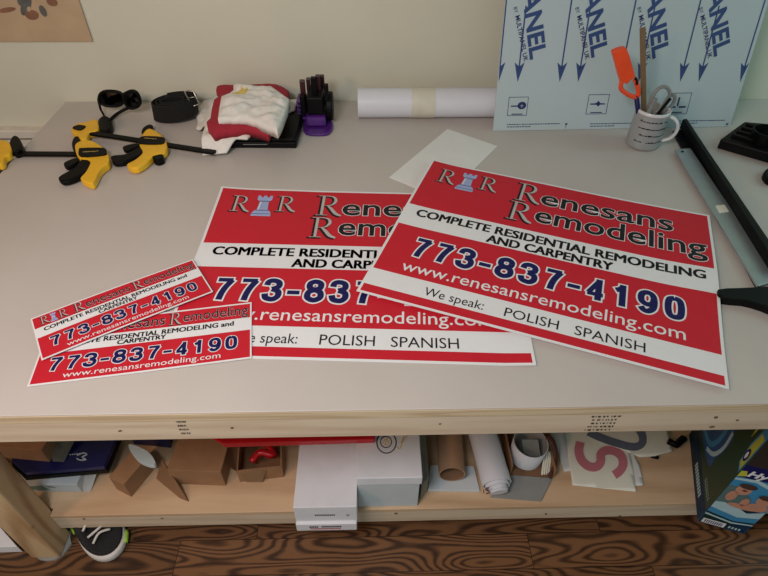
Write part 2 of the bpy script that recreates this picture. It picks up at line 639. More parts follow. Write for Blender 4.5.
def phone(art, s_, x0, x1, y0, h, w_, g):
    unit = sum(0.62 if c_ == '-' else 1.0 for c_ in s_)+0.2*(len(s_)-1)
    k = (x1-x0)/unit
    for ly, mi, gg in ((1, 1, g), (2, 3, 0.0)):
        x = x0
        for ch in s_:
            wd_ = (0.62 if ch == '-' else 1.0)*k
            ins = w_/2
            for line in GLY[ch]:
                P = [Vector((x+ins*0.8+a_*(wd_-1.6*ins), y0+b_*h)) for a_, b_ in line]
                if len(P) > 2:
                    P = smooth_pts(P, 4)
                P[0] = P[0]+(P[0]-P[1]).normalized()*gg
                P[-1] = P[-1]+(P[-1]-P[-2]).normalized()*gg
                if ch == '-': P = [Vector((x+0.02, y0+0.6*h)), Vector((x+wd_-0.02, y0+0.6*h))]
                if ch == '-': P = [P[0]-Vector((gg, 0)), P[1]+Vector((gg, 0))]
                vert = abs(P[0].x-P[-1].x) < 1e-6
                art.ribbon(P, w_*(1.0 if not (len(P) == 2 and not vert) else 0.82)+2*gg, mi, ly)
            x += wd_+0.2*k


SIGN_MATS = [red_s, white_s, black_s, navy_s, silver_s, rook_s, rook_d]


def outlined(art, s, x0, x1, base, ch, mi, off_out, off_in, shear=0.0):
    art.text(s, x0, x1, base, ch, 1, 1, off=off_out, shear=shear, base_off=off_in)
    art.text(s, x0, x1, base, ch, mi, 2, off=off_in, shear=shear, base_off=off_in)


def big_art():
    a = Art()
    serif_R(a, 1.3, 1.15, 1.6, 2.1, 1)
    rook(a, 3.15, 1.0, 1.6, 2.75, 1)
    serif_R(a, 5.05, 1.0, 1.6, 2.1, 1)
    serif_R(a, 8.35, 0.75, 2.1, 2.75, 1)
    serif_R(a, 8.15, 3.75, 2.1, 2.55, 1)
    outlined(a, 'enesans', 10.5, 21.1, 3.35, 2.1, 2, 0.03, 0.012)
    outlined(a, 'emodeling', 10.4, 23.45, 5.9, 2.1, 2, 0.03, 0.012)
    a.bold('COMPLETE RESIDENTIAL REMODELING', 1.15, 23.2, 8.52, 0.88, 2, 1, e=0.045)
    a.bold('AND CARPENTRY', 7.3, 16.85, 9.68, 0.86, 2, 1, e=0.045)
    phone(a, '773-837-4190', 2.15, 21.8, 11.0, 2.15, 0.45, 0.12)
    a.text('www.renesansremodeling.com', 2.15, 21.7, 14.85, 1.05, 1, 1, off=0.004)
    a.text('We speak:', 4.5, 8.75, 16.75, 0.8, 2, 1)
    a.text('POLISH', 10.2, 13.8, 16.78, 0.82, 2, 1)
    a.text('SPANISH', 14.85, 19.25, 16.8, 0.82, 2, 1)
    return a


def small_art():
    a = Art()
    serif_R(a, 1.15, 0.6, 1.3, 1.85, 1)
    rook(a, 2.55, 0.55, 1.05, 2.05, 1)
    serif_R(a, 3.85, 0.7, 1.3, 1.85, 1)
    serif_R(a, 6.1, 0.45, 1.6, 2.15, 1)
    outlined(a, 'enesans', 7.9, 14.8, 2.35, 1.75, 2, 0.012, 0.0)
    serif_R(a, 15.3, 0.45, 1.6, 2.15, 1)
    outlined(a, 'emodeling', 17.1, 25.5, 2.25, 1.75, 2, 0.012, 0.0)
    a.bold('COMPLETE RESIDENTIAL REMODELING and', 1.35, 23.7, 4.02, 0.78, 2, 1, e=0.035)
    a.bold('CARPENTRY', 9.2, 15.2, 4.9, 0.72, 2, 1, e=0.035)
    phone(a, '773-837-4190', 1.6, 24.3, 5.9, 2.15, 0.45, 0.11)
    a.text('www.renesansremodeling.com', 3.7, 22.2, 9.3, 0.85, 1, 1, off=0.002)
    return a


def sign(name, TL, UV, VV, W, H, bands, art, bend, thick, label, cat, group, fan=0.0):
    """UV, VV: world vectors of the whole width and height; bands: (v0, v1) red bands"""
    def M(u, v, layer):
        p = TL+UV*(u/W)*(1+fan*(1-v/H))+VV*(v/H)
        return Vector((p.x, p.y, TT+bend(u/W, v/H)+thick+0.00035*layer))
    bm = B()
    ul = sorted(set([0, 0.2, W-0.2, W]+[W*i/48 for i in range(1, 48)]))
    vl = [0, H]
    for b0, b1 in bands:
        vl += [b0, b1]
    vl = sorted(set(vl+[H*i/40 for i in range(1, 40)]))
    g = [[bm.verts.new(M(u, v, 0)) for u in ul] for v in vl]
    lo = [[bm.verts.new(M(u, v, 0)-Vector((0, 0, thick))) for u in ul] for v in vl]
    for j in range(len(vl)-1):
        for i in range(len(ul)-1):
            uc, vc = (ul[i]+ul[i+1])/2, (vl[j]+vl[j+1])/2
            f = bm.faces.new((g[j][i], g[j+1][i], g[j+1][i+1], g[j][i+1]))
            f.material_index = 0 if (0.2 < uc < W-0.2 and any(b0 < vc < b1 for b0, b1 in bands)) else 1
            f = bm.faces.new((lo[j][i], lo[j][i+1], lo[j+1][i+1], lo[j+1][i]))
            f.material_index = 1
    nu, nv = len(ul), len(vl)
    for i in range(nu-1):
        for j in (0, nv-1):
            bm.faces.new((g[j][i], g[j][i+1], lo[j][i+1], lo[j][i])).material_index = 1
    for j in range(nv-1):
        for i in (0, nu-1):
            bm.faces.new((g[j][i], g[j+1][i], lo[j+1][i], lo[j][i])).material_index = 1
    bmesh.ops.recalc_face_normals(bm, faces=bm.faces[:])
    art.emit(bm, M, cell=0.8)
    vs = [v.co.copy() for v in bm.verts]
    o = build_raw(name, bm, SIGN_MATS)
    tag(o, label, cat, group)
    return o


def build_raw(name, bm, mats, parent=None, smooth=False):
    return build(name, bm, mats, parent, smooth=smooth)


# ------------------------------------------------------------------ the room
YW = 1.512
bm = B(); add_box(bm, (-2.6, -1.6, -0.05), (2.1, YW+0.1, 0)); struct(build('floor', bm, oak))
bm = B(); add_box(bm, (-2.6, YW, 0), (2.1, YW+0.1, 2.6)); struct(build('wall_back', bm, wall_m))
bm = B(); add_box(bm, (-2.7, -1.6, 0), (-2.6, YW+0.1, 2.6)); struct(build('wall_left', bm, wall_m))
bm = B()
add_box(bm, (2.1, -1.6, 0), (2.2, YW+0.1, 1.0))
add_box(bm, (2.1, -1.6, 1.9), (2.2, YW+0.1, 2.6))
add_box(bm, (2.1, -1.6, 1.0), (2.2, 0.7, 1.9))
add_box(bm, (2.1, 1.4, 1.0), (2.2, YW+0.1, 1.9))
struct(build('wall_right', bm, wall_m))
bm = B()
for lo_, hi_ in (((2.07, 0.68, 0.98), (2.14, 1.42, 1.03)), ((2.07, 0.68, 1.87), (2.14, 1.42, 1.92)), ((2.07, 0.68, 1.03), (2.14, 0.73, 1.87)),
                 ((2.07, 1.37, 1.03), (2.14, 1.42, 1.87)), ((2.09, 0.73, 1.44), (2.13, 1.37, 1.47))):
    add_box(bm, lo_, hi_)
struct(build('window_1', bm, trim_m))
bm = B(); add_box(bm, (-2.6, -1.6, 2.6), (2.1, YW+0.1, 2.65)); struct(build('ceiling', bm, ceil_m))
# white rail on the wall behind the left end of the bench
bm = B()
a0, a1 = aty(10, 131, YW-0.03), aty(10, 139, YW-0.03)
b0, b1 = aty(10, 140.5, YW-0.02), aty(10, 148, YW-0.02)
add_box(bm, (-2.55, YW-0.03, a1.z), (-0.6, YW, a0.z))
add_box(bm, (-2.55, YW-0.02, b1.z), (-0.6, YW, b0.z))
struct(build('trim_1', bm, trim_m, bevel=0.003))
bm = B(); add_box(bm, (-2.3, 0.95, 0.0), (-0.90, YW-0.035, TT-0.155))
tag(build('low_cabinet', bm, black_cab, bevel=0.006), 'low black cabinet standing against the wall left of the workbench', 'cabinet')

# ------------------------------------------------------------------ workbench
XL, XR, YF, YB = -0.846, 1.45, 0.472, YW-0.002
bench = empty('workbench', ((XL+XR)/2, 1.0, 0), 'long pine workbench with a grey-beige top and a lower shelf', 'workbench')
bm = B(); add_box(bm, (XL, YF, TT-0.003), (XR, YB, TT)); build('worktop', bm, top_m, bench, bevel=0.001)
bm = B(); add_box(bm, (XL, YF-0.0005, TT-0.019), (XR, YB, TT-0.0032)); build('plywood_panel', bm, ply, bench)
bm = B(); add_box(bm, (XL+0.003, YF+0.001, TT-0.070), (XR, YF+0.038, TT-0.0195)); 
knot_m = mat('knot_brown', (112, 86, 62), 0.8)
for (u, v, ru, rv) in ((716, 417.5, 2.2, 1.2), (737.5, 420.3, 1.8, 0.8), (712, 427, 3.2, 1.0), (232, 428, 1.6, 1.0), (440, 424, 1.4, 0.8), (120, 431, 2.0, 0.9)):
    bm.faces.new([bm.verts.new(aty(u+ru*math.cos(t*math.pi/6), v+rv*math.sin(t*math.pi/6)-ru*0.12*math.cos(t*math.pi/6), YF+0.0004)) for t in range(12)]).material_index = 1
build('front_rail', bm, [pine, knot_m], bench, bevel=0.001)
bm = B(); add_box(bm, (XL+0.003, YB-0.042, TT-0.070), (XR, YB-0.004, TT-0.0195)); build('back_rail', bm, pine, bench, bevel=0.002)
for i in range(4):
    x = (XL+0.02, -0.1, 0.6, XR-0.06)[i]
    bm = B(); add_box(bm, (x, YF+0.039, TT-0.070), (x+0.038, YB-0.043, TT-0.0195)); build('cross_rail', bm, pine, bench, bevel=0.002)
LX = -0.812
for x, y in ((LX, 0.552), (XR-0.12, 0.552), (LX, YB-0.12), (XR-0.12, YB-0.12)):
    bm = B(); add_box(bm, (x, y, 0.006), (x+0.068, y+0.060, TT-0.0715))
    lg = build('leg', bm, pine_leg, bench, bevel=0.004)
    bm = B()
    n = 16
    add_hex(bm, [Vector((x+0.036+0.044*math.cos(t*2*math.pi/n)*(1+0.12*math.sin(t*5)), y+0.033+0.040*math.sin(t*2*math.pi/n)*(1+0.12*math.cos(t*3)), 0.0)) for t in range(n)], Vector((0, 0, 0.006)))
    build('felt_pad', bm, felt, lg)
S = -0.578                                  # shelf surface below the bench top
SZ = TT+S
bm = B(); add_box(bm, (LX+0.069, 0.598, SZ-0.012), (XR-0.121, YB-0.14, SZ)); add_box(bm, (LX, 0.6175, SZ-0.012), (LX+0.0691, YB-0.14, SZ)); build('shelf_board', bm, pine_deck, bench, bevel=0.001)
bm = B(); add_box(bm, (LX+0.069, 0.599, SZ-0.064), (XR-0.121, 0.637, SZ-0.0125)); 
for (u, v, ru, rv) in ((84, 519, 1.6, 0.7), (162, 518.5, 1.4, 0.7), (396, 513.5, 1.8, 0.8), (546, 514, 1.2, 1.0), (620, 516, 1.4, 0.7)):
    bm.faces.new([bm.verts.new(aty(u+ru*math.cos(t*math.pi/6), v+rv*math.sin(t*math.pi/6), 0.5985)) for t in range(12)]).material_index = 1
build('shelf_rail', bm, [pine, knot_m], bench, bevel=0.001)
# lumber stamps on the front rail
for (u0, v0, u1, v1, nm) in ((173, 417, 191, 436, 0), (590, 416, 612, 432, 1)):
    a = Art()
    random.seed(11+nm)
    for r in range(5):
        x = random.random()*1.5
        while x < 9.5:
            ww = 0.3+random.random()*0.9
            a.poly([(x, r*2+0.2), (x+ww, r*2+0.2), (x+ww*0.9, r*2+0.9+random.random()*0.4), (x+0.1, r*2+1.1)], 0, 0)
            x += ww+0.3+random.random()*0.6
    P0, P1 = aty(u0, v0, YF), aty(u1, v1, YF)
    bm = B()
    a.emit(bm, lambda u, v, l: Vector((P0.x+(P1.x-P0.x)*u/10, YF-0.0004 if P0.z+(P1.z-P0.z)*v/10 > TT-0.0195 else YF+0.0004, P0.z+(P1.z-P0.z)*v/10)))
    o = build('lumber_stamp', bm, stamp_ink, bench)
random.seed(4)

# ------------------------------------------------------------------ picture on the wall
T = 0.002
pr = aty(93, 42, YW-0.004)
tl = aty(80, 0, YW-0.004)
lf = aty(0, 41, YW-0.004)
x1, z0 = pr.x, (pr.z+lf.z)/2
x0 = x1-0.62
bm = B()
fr_y = YW-0.006
add_box(bm, (x0, fr_y, z0), (x1, fr_y+0.003, z0+0.5))
pic = build('wall_picture', bm, tan_paper)
tag(pic, 'tan paper ink painting hanging on the wall at the upper left', 'picture')


def wallpoly(bm, px, mi, d=0.0006):
    vs = [bm.verts.new(aty(u, v, fr_y-d)) for u, v in px]
    bm.faces.new(vs).material_index = mi


bm = B()
blob = lambda cx, cy, rx, ry, ang=0, n=14: [(cx+rx*math.cos(t*2*math.pi/n)*math.cos(ang)-ry*math.sin(t*2*math.pi/n)*math.sin(ang), cy+rx*math.cos(t*2*math.pi/n)*math.sin(ang)+ry*math.sin(t*2*math.pi/n)*math.cos(ang)) for t in range(n)]
wallpoly(bm, blob(26, 6, 5, 10, 0.3), 0)
wallpoly(bm, blob(32, 15, 7, 5, 0.2), 1, 0.0008)
wallpoly(bm, blob(43, 11, 3, 6.5, -0.5), 0, 0.001)
wallpoly(bm, blob(52, 2, 6, 4, 0.4), 1)
wallpoly(bm, blob(7, 10, 9, 2.6, -0.15), 1)
wallpoly(bm, blob(24, 0, 7, 7, 0), 0, 0.0008)
wallpoly(bm, blob(29, 9, 2.2, 2.6, 0), 2, 0.0012)
build('brush_strokes', bm, [ink_grey, ink_red, tan_paper], pic)

# ------------------------------------------------------------------ signs
Wb, Hb = 24, 18
BBANDS = [(0.2, 7.2), (9.85, 15.35), (17.05, 17.8)]
c = [at(222, 189), at(156.4, 356.3), at(536, 367)]
TL = c[0]; VV = c[1]-c[0]; UU = c[2]-c[1]
big_m = big_art()
sign('yard_sign', TL, UU, VV, Wb, Hb, BBANDS, big_m,
     lambda u, v: 0.0006+0.006*max(0, 1-u/0.18)**2*max(0, 1-v*2.5)+0.0015*max(0, math.sin(u*9))*max(0, 1-v*5)+0.003*max(0, u-0.92)/0.08*max(0, v-0.8)/0.2, 0.0006,
     'large red and white sign lying partly under the other large sign, left half showing', 'sign', 'large red and white signs', fan=0.045)
zr = 0.009
c = [at(432, 161, zr), at(710.5, 214, zr), at(729.5, 389, zr), at(357, 289.5, zr)]
TL = c[0]; UU = ((c[1]-c[0])+(c[2]-c[3]))/2; VV = ((c[3]-c[0])+(c[2]-c[1]))/2
cen = sum(c, Vector())/4
TL = cen-UU/2-VV/2
sign('yard_sign', TL, UU, VV, Wb, Hb, BBANDS, big_m,
     lambda u, v: 0.0065+0.002*math.sin(u*5+1)*(1-v)+0.005*max(0, 1-u/0.15)**2*(1-v)+0.0045*math.exp(-((u-1)/0.1)**2-((v-0.45)/0.25)**2)+0.0015*math.sin(v*6), 0.0006,
     'large red and white sign lying on top, right of centre, reading 773-837-4190 in full', 'sign', 'large red and white signs')
Ws, Hs = 26, 10
SB = [(0.25, 2.85), (5.1, 9.75)]
sm = small_art()
z_ = 0.004
c = [at(251.6, 302, z_), at(251.6, 358, z_), at(26.6, 386, z_)]
UU = c[1]-c[2]; VV = c[1]-c[0]
TL = c[2]-VV
sign('magnetic_sign', TL, UU, VV, Ws, Hs, SB, sm, lambda u, v: 0.0018+0.0022*max(0, u-0.5), 0.0008,
     'small red strip sign, the lower and nearer of the two at the left', 'sign', 'small red strip signs')
z_ = 0.0075
c = [at(30, 318.5, z_), at(193, 259, z_), at(212.5, 291, z_), at(42, 360.5, z_)]
UU = ((c[1]-c[0])+(c[2]-c[3]))/2; VV = ((c[3]-c[0])+(c[2]-c[1]))/2
cen = sum(c, Vector())/4
sign('magnetic_sign', cen-UU/2-VV/2, UU, VV, Ws, Hs, SB, sm, lambda u, v: 0.0065+0.001*math.sin(u*4), 0.0008,
     'small red strip sign, tilted steeply and lying across the other strip sign', 'sign', 'small red strip signs')

# ------------------------------------------------------------------ white envelope
q = [at(447.4, 128.8, 0.002), at(497.6, 146, 0.002), None, at(389.3, 177, 0.002)]
q[2] = q[1]+(q[3]-q[0])
bm = B(); prism(bm, q, Vector((0, 0, -0.0018)))
env = tag(build('blank_card', bm, white_p, bevel=0.0005), 'blank white card lying between the paper roll and the large signs', 'card')

# ------------------------------------------------------------------ roll of white vinyl
r = 0.0376
yc = 1.412
zc = r+0.001
pa = aty(358, 103, yc); pb = aty(497, 103, yc)
bm = B()
xa, xb = pa.x, pb.x+0.09
axis = Vector((1, 0, 0))
cc = Vector((xa, yc, TT+zc))
Lr = xb-xa
rg = lathe(bm, cc, axis, [(r*0.86, 0.01), (r*0.86, 0), (r, 0.0), (r, Lr), (r*0.86, Lr), (r*0.86, Lr-0.01)], n=48)
cap(bm, rg[0][::-1]); cap(bm, rg[-1])
roll = empty('vinyl_roll', (xa+Lr/2, yc, TT), 'white roll lying against the wall with a beige paper band', 'roll')
build('roll_body', bm, vinyl, roll, smooth=False)
bm = B()
m0 = aty(411, 103, yc).x; m1 = aty(434, 103, yc).x
lathe(bm, Vector((m0, yc, TT+zc)), axis, [(r, 0), (r+0.0012, 0.0), (r+0.0012, m1-m0), (r, m1-m0)], n=48)
build('paper_band', bm, band_m, roll)
for o in roll.children:
    for f in o.data.polygons:
        f.use_smooth = True
    e = o.modifiers.new('es', 'EDGE_SPLIT'); e.split_angle = 0.6

# ------------------------------------------------------------------ leaning panel
P0, P1 = at(493, 131, 0.001), at(730, 126.5, 0.001)
ux = (P1-P0).normalized()
PHI = math.radians(12.3)
nh = Vector((-ux.y, ux.x, 0))
pt = (nh*math.sin(PHI)+Vector((0, 0, 1))*math.cos(PHI)).normalized()
pn = ux.cross(pt)                # points to the camera side
if pn.y > 0:
    pn = -pn


def pan(u, v, d=0.0):
    rr = ray(u, v)
    t = (P0-CAM).dot(pn)/rr.dot(pn)
    p = CAM+rr*t-P0
    return (p.dot(ux), p.dot(pt))


PWd = (P1-P0).length
PH = 0.76
bm = B()
quad = [P0, P1, P1+pt*PH, P0+pt*PH]
prism(bm, quad, -pn*0.005)
board = empty('composite_panel', (P0+P1)/2, 'white composite panel with blue arrows and lettering leaning on the wall', 'panel')
build('board', bm, panel_m, board)
a = Art()
_pp = a.poly
a.poly = lambda pts, mi, layer: _pp([(min(max(p[0], 0.0008), PWd-0.0008), p[1]) for p in pts], mi, layer)
def pst(u, v): x, y = pan(u, v); return (x, y)
def pline(u0, v0, u1, v1, w_, mi=0, ext=0.0):
    A_, B_ = Vector(pst(u0, v0)), Vector(pst(u1, v1))
    d = (A_-B_).normalized()
    if ext: A_ = A_+d*ext
    n_ = Vector((-d.y, d.x))*w_/2
    a.poly([A_+n_, B_+n_, B_-n_, A_-n_], mi, 1)
def parrow(ux_, vy_, ext=0.5, leng=None, v1=80):
    tip = Vector(pst(ux_, vy_))
    up_ = Vector((0, 1))
    L_ = leng if leng else PH-tip.y-0.004
    a.poly([tip+Vector((-0.0018, 0.03)), tip+Vector((0.0018, 0.03)), tip+Vector((0.0018, L_)), tip+Vector((-0.0018, L_))], 0, 1)
    a.poly([tip, tip+Vector((0.0125, 0.046)), tip+Vector((0, 0.036)), tip+Vector((-0.0125, 0.046))], 0, 1)
for i, (ua, ub) in enumerate(((498.5, 517.5), (559.5, 578), (619.5, 638.5), (680, 698.6), (740, 759))):
    if i > 0 or True:
        tA = pst(ua, 82)
        if 0.0 < tA[0] < PWd:
            parrow(ua, 82)
        tB = pst(ub, 82)
        if tB[0] < PWd-0.014:
            parrow(ub, 82, leng=(Vector(pst(ub+14, 6))-Vector(tB)).length)
# lettering running down the panel
for k, (lx, ly, bx, by, ex, ey) in enumerate(((0, 0, 524.5, 10, 530.5, 60), (0, 0, 586, 10, 592, 58), (0, 0, 648, 10, 653, 59), (0, 0, 709.5, 10, 714.5, 57))):
    E_ = Vector(pst(ex, ey)); S_ = Vector(pst(bx, by))
    d = (E_-S_).normalized()
    n_ = Vector((-d.y, d.x))      # letter tops point right when reading down
    V, F = text_geo('PANEL', 0.03)
    wmax, wmin = max(v[0] for v in V), min(v[0] for v in V)
    LA = (E_-Vector(pst(bx-1.5, -1))).length*1.27
    sc_ = LA/(wmax-wmin)
    ch = 0.038/cap_h()
    a.items.append(([tuple(E_-d*(wmax-v[0])*sc_+n_*(v[1]*ch)) for v in V], F, 0, 2))
    E2 = E_+d*0.004+n_*(-0.011)-d*(-0.004)
    V, F = text_geo('MULTIPANEL UK', 0.02)
    wmax, wmin = max(v[0] for v in V), min(v[0] for v in V)
    d2 = (d+Vector((0.07, 0))).normalized(); n2 = Vector((-d2.y, d2.x))
    E2 = Vector(pst(ex-6.5, ey+2))
    LM = (E2-Vector(pst(ex-11, 15))).length
    a.items.append(([tuple(E2-d2*(wmax-v[0])*LM/(wmax-wmin)+n2*(v[1]*0.0105/cap_h())) for v in V], F, 1, 2))
    S2 = E2-d2*(LM+0.006)
    V, F = text_geo('BY', 0.0)
    wmax = max(v[0] for v in V)
    a.items.append(([tuple(S2-d2*(wmax-v[0])*0.014/wmax+n2*(v[1]*0.0085/cap_h())) for v in V], F, 1, 2))
# pictogram squares
def sq(u0, v0, u1, v1, kind):
    x0_, y1_ = pst(u0, v0); x1_, y0_ = pst(u1, v1)
    x0_, x1_ = min(pst(u0, v1)[0], x0_), max(pst(u1, v0)[0], x1_)
    w_ = 0.0014
    for r_ in ((x0_, y0_, x1_, y0_+w_), (x0_, y1_-w_, x1_, y1_), (x0_, y0_, x0_+w_, y1_), (x1_-w_, y0_, x1_, y1_)):
        a.poly([(r_[0], r_[1]), (r_[2], r_[1]), (r_[2], r_[3]), (r_[0], r_[3])], 1, 1)
    cx, cy = (x0_+x1_)/2, (y0_+y1_)/2
    W_ = x1_-x0_
    H_ = y1_-y0_
    R_ = lambda a0, b0, a1, b1: a.poly([(cx+a0*W_, cy+b0*H_), (cx+a1*W_, cy+b0*H_), (cx+a1*W_, cy+b1*H_), (cx+a0*W_, cy+b1*H_)], 1, 1)
    R_(-0.28, -0.44, 0.28, -0.39)
    if kind == 0:
        a.disc(cx+0.2*W_, cy+0.04*H_, 0.22*W_, 0.2*H_, 1, 1)
        R_(-0.36, -0.02, 0.05, 0.05)
        a.poly([(cx+0.19*W_, cy-0.08*H_), (cx+0.21*W_, cy-0.08*H_), (cx+0.21*W_, cy+0.12*H_), (cx+0.19*W_, cy+0.12*H_)], 2, 2)
        a.poly([(cx+0.12*W_, cy+0.01*H_), (cx+0.28*W_, cy+0.01*H_), (cx+0.28*W_, cy+0.04*H_), (cx+0.12*W_, cy+0.04*H_)], 2, 2)
    elif kind == 1:
        a.poly([(cx-0.36*W_, cy+0.05*H_), (cx-0.1*W_, cy+0.06*H_), (cx+0.02*W_, cy+0.18*H_), (cx+0.12*W_, cy+0.06*H_), (cx+0.36*W_, cy+0.04*H_), (cx+0.36*W_, cy-0.01*H_), (cx+0.12*W_, cy-0.02*H_), (cx+0.04*W_, cy-0.12*H_), (cx-0.06*W_, cy-0.02*H_), (cx-0.36*W_, cy-0.01*H_)], 1, 1)
    else:
        R_(-0.03, -0.12, 0.04, 0.3)
        R_(-0.38, -0.2, -0.06, -0.12)
        R_(0.07, -0.2, 0.38, -0.12)
sq(509, 97, 526.5, 115.5, 0); sq(589, 94.5, 606, 114, 1); sq(669, 93, 686.5, 114, 2)
# small print along the lower edge: dashes
random.seed(3)
for (ua, ub, va) in ((507, 559, 125), (590, 640, 124.3), (676, 725, 121.5)):
    for row in range(2):
        x0_, y0_ = pst(ua, va+row*2.4); x1_, _ = pst(ub if row == 0 else ua+(ub-ua)*0.45, va)
        x = x0_
        while x < x1_:
            ww = 0.002+random.random()*0.006
            a.poly([(x, y0_), (x+ww, y0_), (x+ww, y0_+0.0022), (x, y0_+0.0022)], 1, 1)
            x += ww+0.0014
for u in (566, 727):
    x0_, y0_ = pst(u, 123.5)
    a.poly([(x0_-0.004, y0_), (x0_+0.005, y0_+0.001), (x0_+0.001, y0_-0.006)], 1, 1)
    a.poly([(x0_, 0.003), (x0_+0.0012, 0.003), (x0_+0.0012, y0_), (x0_, y0_)], 1, 1)
bm = B()
a.emit(bm, lambda x, y, l: P0+ux*x+pt*y+pn*(0.0003*l))
build('printed_film', bm, [blue_pr, darkblue_pr, panel_m], board)
random.seed(4)

# ------------------------------------------------------------------ bar clamps
Z1 = lambda pts: [(x*0.2865, 60+y*0.2865) for x, y in pts]


def rounded(px, k=3):
    return [tuple(p) for p in smooth_pts(px, k, closed=True)]


def part_prism(name, px, zt, zb, m_, parent, bev=0.002, round_=True):
    bm = B()
    pxprism(bm, rounded(Z1(px)) if round_ else Z1(px), zt, zb)
    return build(name, bm, m_, parent, bevel=bev)


def bar_between(name, a_, b_, zc_, h_, w_, m_, parent):
    A_, B_ = at(a_[0]*0.2865, 60+a_[1]*0.2865, zc_), at(b_[0]*0.2865, 60+b_[1]*0.2865, zc_)
    d = (B_-A_).normalized()
    n_ = Vector((-d.y, d.x, 0))
    bm = B()
    add_hex(bm, [A_-n_*w_/2, B_-n_*w_/2, B_+n_*w_/2, A_+n_*w_/2], Vector((0, 0, h_)))
    return build(name, bm, m_, parent, bevel=0.0008)


def label_plate(px, zt, parent):
    pl = part_prism('label_plate', px, zt+0.0015, zt-0.003, blk, parent, bev=0.0006)
    return pl


def clamp_text(s, c0, c1, zt, h_, parent):
    A_, B_ = at(c0[0]*0.2865, 60+c0[1]*0.2865, zt), at(c1[0]*0.2865, 60+c1[1]*0.2865, zt)
    d = B_-A_
    L_ = d.length
    d.normalize()
    n_ = Vector((-d.y, d.x, 0))
    V, F = text_geo(s, 0.03)
    x0_, x1_ = min(v[0] for v in V), max(v[0] for v in V)
    bm = B()
    vs = [bm.verts.new(A_+d*((v[0]-x0_)/(x1_-x0_)*L_)+n_*(v[1]*h_/cap_h())) for v in V]
    for f in F:
        bm.faces.new([vs[i] for i in f])
    build('brand_lettering', bm, yel_pr, parent)


ck1 = empty('bar_clamp', at(60, 160), 'yellow and black bar clamp reaching over the left edge of the bench', 'clamp', 'yellow and black bar clamps')
bar_between('bar', (8, 331), (300, 333), 0.006, 0.006, 0.016, steel_blk, ck1)
b1_ = part_prism('body', [(265, 290), (300, 278), (340, 290), (375, 322), (380, 355), (362, 370), (346, 388), (325, 427), (302, 425), (280, 412), (300, 388), (315, 350), (275, 340), (262, 312)], 0.019, 0.002, yel, ck1, bev=0.004)
part_prism('jaw_pad', [(250, 292), (258, 270), (272, 266), (276, 285), (270, 318), (258, 320)], 0.017, 0.0, blk, ck1)
pl = label_plate([(275, 312), (286, 306), (360, 306), (371, 318), (364, 331), (282, 336)], 0.020, ck1)
clamp_text('DEWALT', (289, 322), (343, 319), 0.0222, 0.0035, pl)
part_prism('trigger', [(312, 346), (303, 388), (252, 415), (217, 423), (202, 411), (215, 398), (262, 372), (282, 346)], 0.016, 0.003, blk, ck1, bev=0.004)
part_prism('release_lever', [(222, 358), (264, 340), (275, 350), (236, 373)], 0.014, 0.003, blk, ck1, bev=0.002)
part_prism('fixed_jaw', [(-25, 290), (0, 278), (30, 283), (42, 300), (36, 325), (17, 338), (12, 356), (-8, 364), (-25, 340)], 0.019, 0.002, yel, ck1, bev=0.004)
part_prism('knob', [(32, 288), (45, 264), (62, 266), (76, 290), (72, 310), (46, 318)], 0.020, 0.0, blk, ck1, bev=0.004)
ck2 = empty('bar_clamp', at(138, 145), 'yellow and black bar clamp lying whole on the bench below the sunglasses', 'clamp', 'yellow and black bar clamps')
bar_between('bar', (300, 256), (750, 327), 0.011, 0.006, 0.016, steel_blk, ck2)
part_prism('body', [(490, 268), (515, 238), (545, 246), (570, 266), (583, 290), (580, 315), (560, 327), (537, 332), (505, 360), (470, 377), (440, 364), (472, 345), (497, 320), (486, 296)], 0.019, 0.002, yel, ck2, bev=0.004)
part_prism('jaw_pad', [(493, 252), (500, 235), (520, 224), (533, 228), (526, 239), (509, 247), (503, 262)], 0.017, 0.0, blk, ck2)
pl = label_plate([(484, 277), (500, 265), (566, 268), (575, 280), (562, 292), (490, 291)], 0.020, ck2)
clamp_text('DEWALT', (504, 273), (545, 277), 0.0222, 0.0030, pl)
part_prism('trigger', [(388, 345), (391, 332), (440, 326), (488, 300), (504, 306), (494, 326), (442, 350), (400, 357)], 0.016, 0.003, blk, ck2, bev=0.004)
part_prism('release_lever', [(430, 300), (478, 289), (484, 300), (438, 313)], 0.014, 0.003, blk, ck2, bev=0.002)
part_prism('lower_pad', [(530, 336), (564, 327), (569, 339), (546, 347)], 0.018, 0.0, blk, ck2, bev=0.002)
part_prism('fixed_jaw', [(248, 236), (265, 222), (300, 214), (335, 204), (346, 224), (340, 246), (312, 252), (302, 272), (281, 276), (267, 257), (250, 249)], 0.019, 0.002, yel, ck2, bev=0.004)
part_prism('jaw_inset', [(252, 236), (272, 226), (299, 230), (280, 244)], 0.0212, 0.017, blk, ck2, bev=0.0005)
part_prism('knob', [(340, 212), (360, 193), (384, 202), (389, 228), (373, 246), (350, 243)], 0.020, 0.0, blk, ck2, bev=0.004)

# ------------------------------------------------------------------ sunglasses
sg = empty('sunglasses', at(118, 115), 'black sunglasses with open arms in the back left corner', 'sunglasses')
gy = 1.435


def gp(u, v, dy=0.0):
    return aty(u, v, gy+dy)


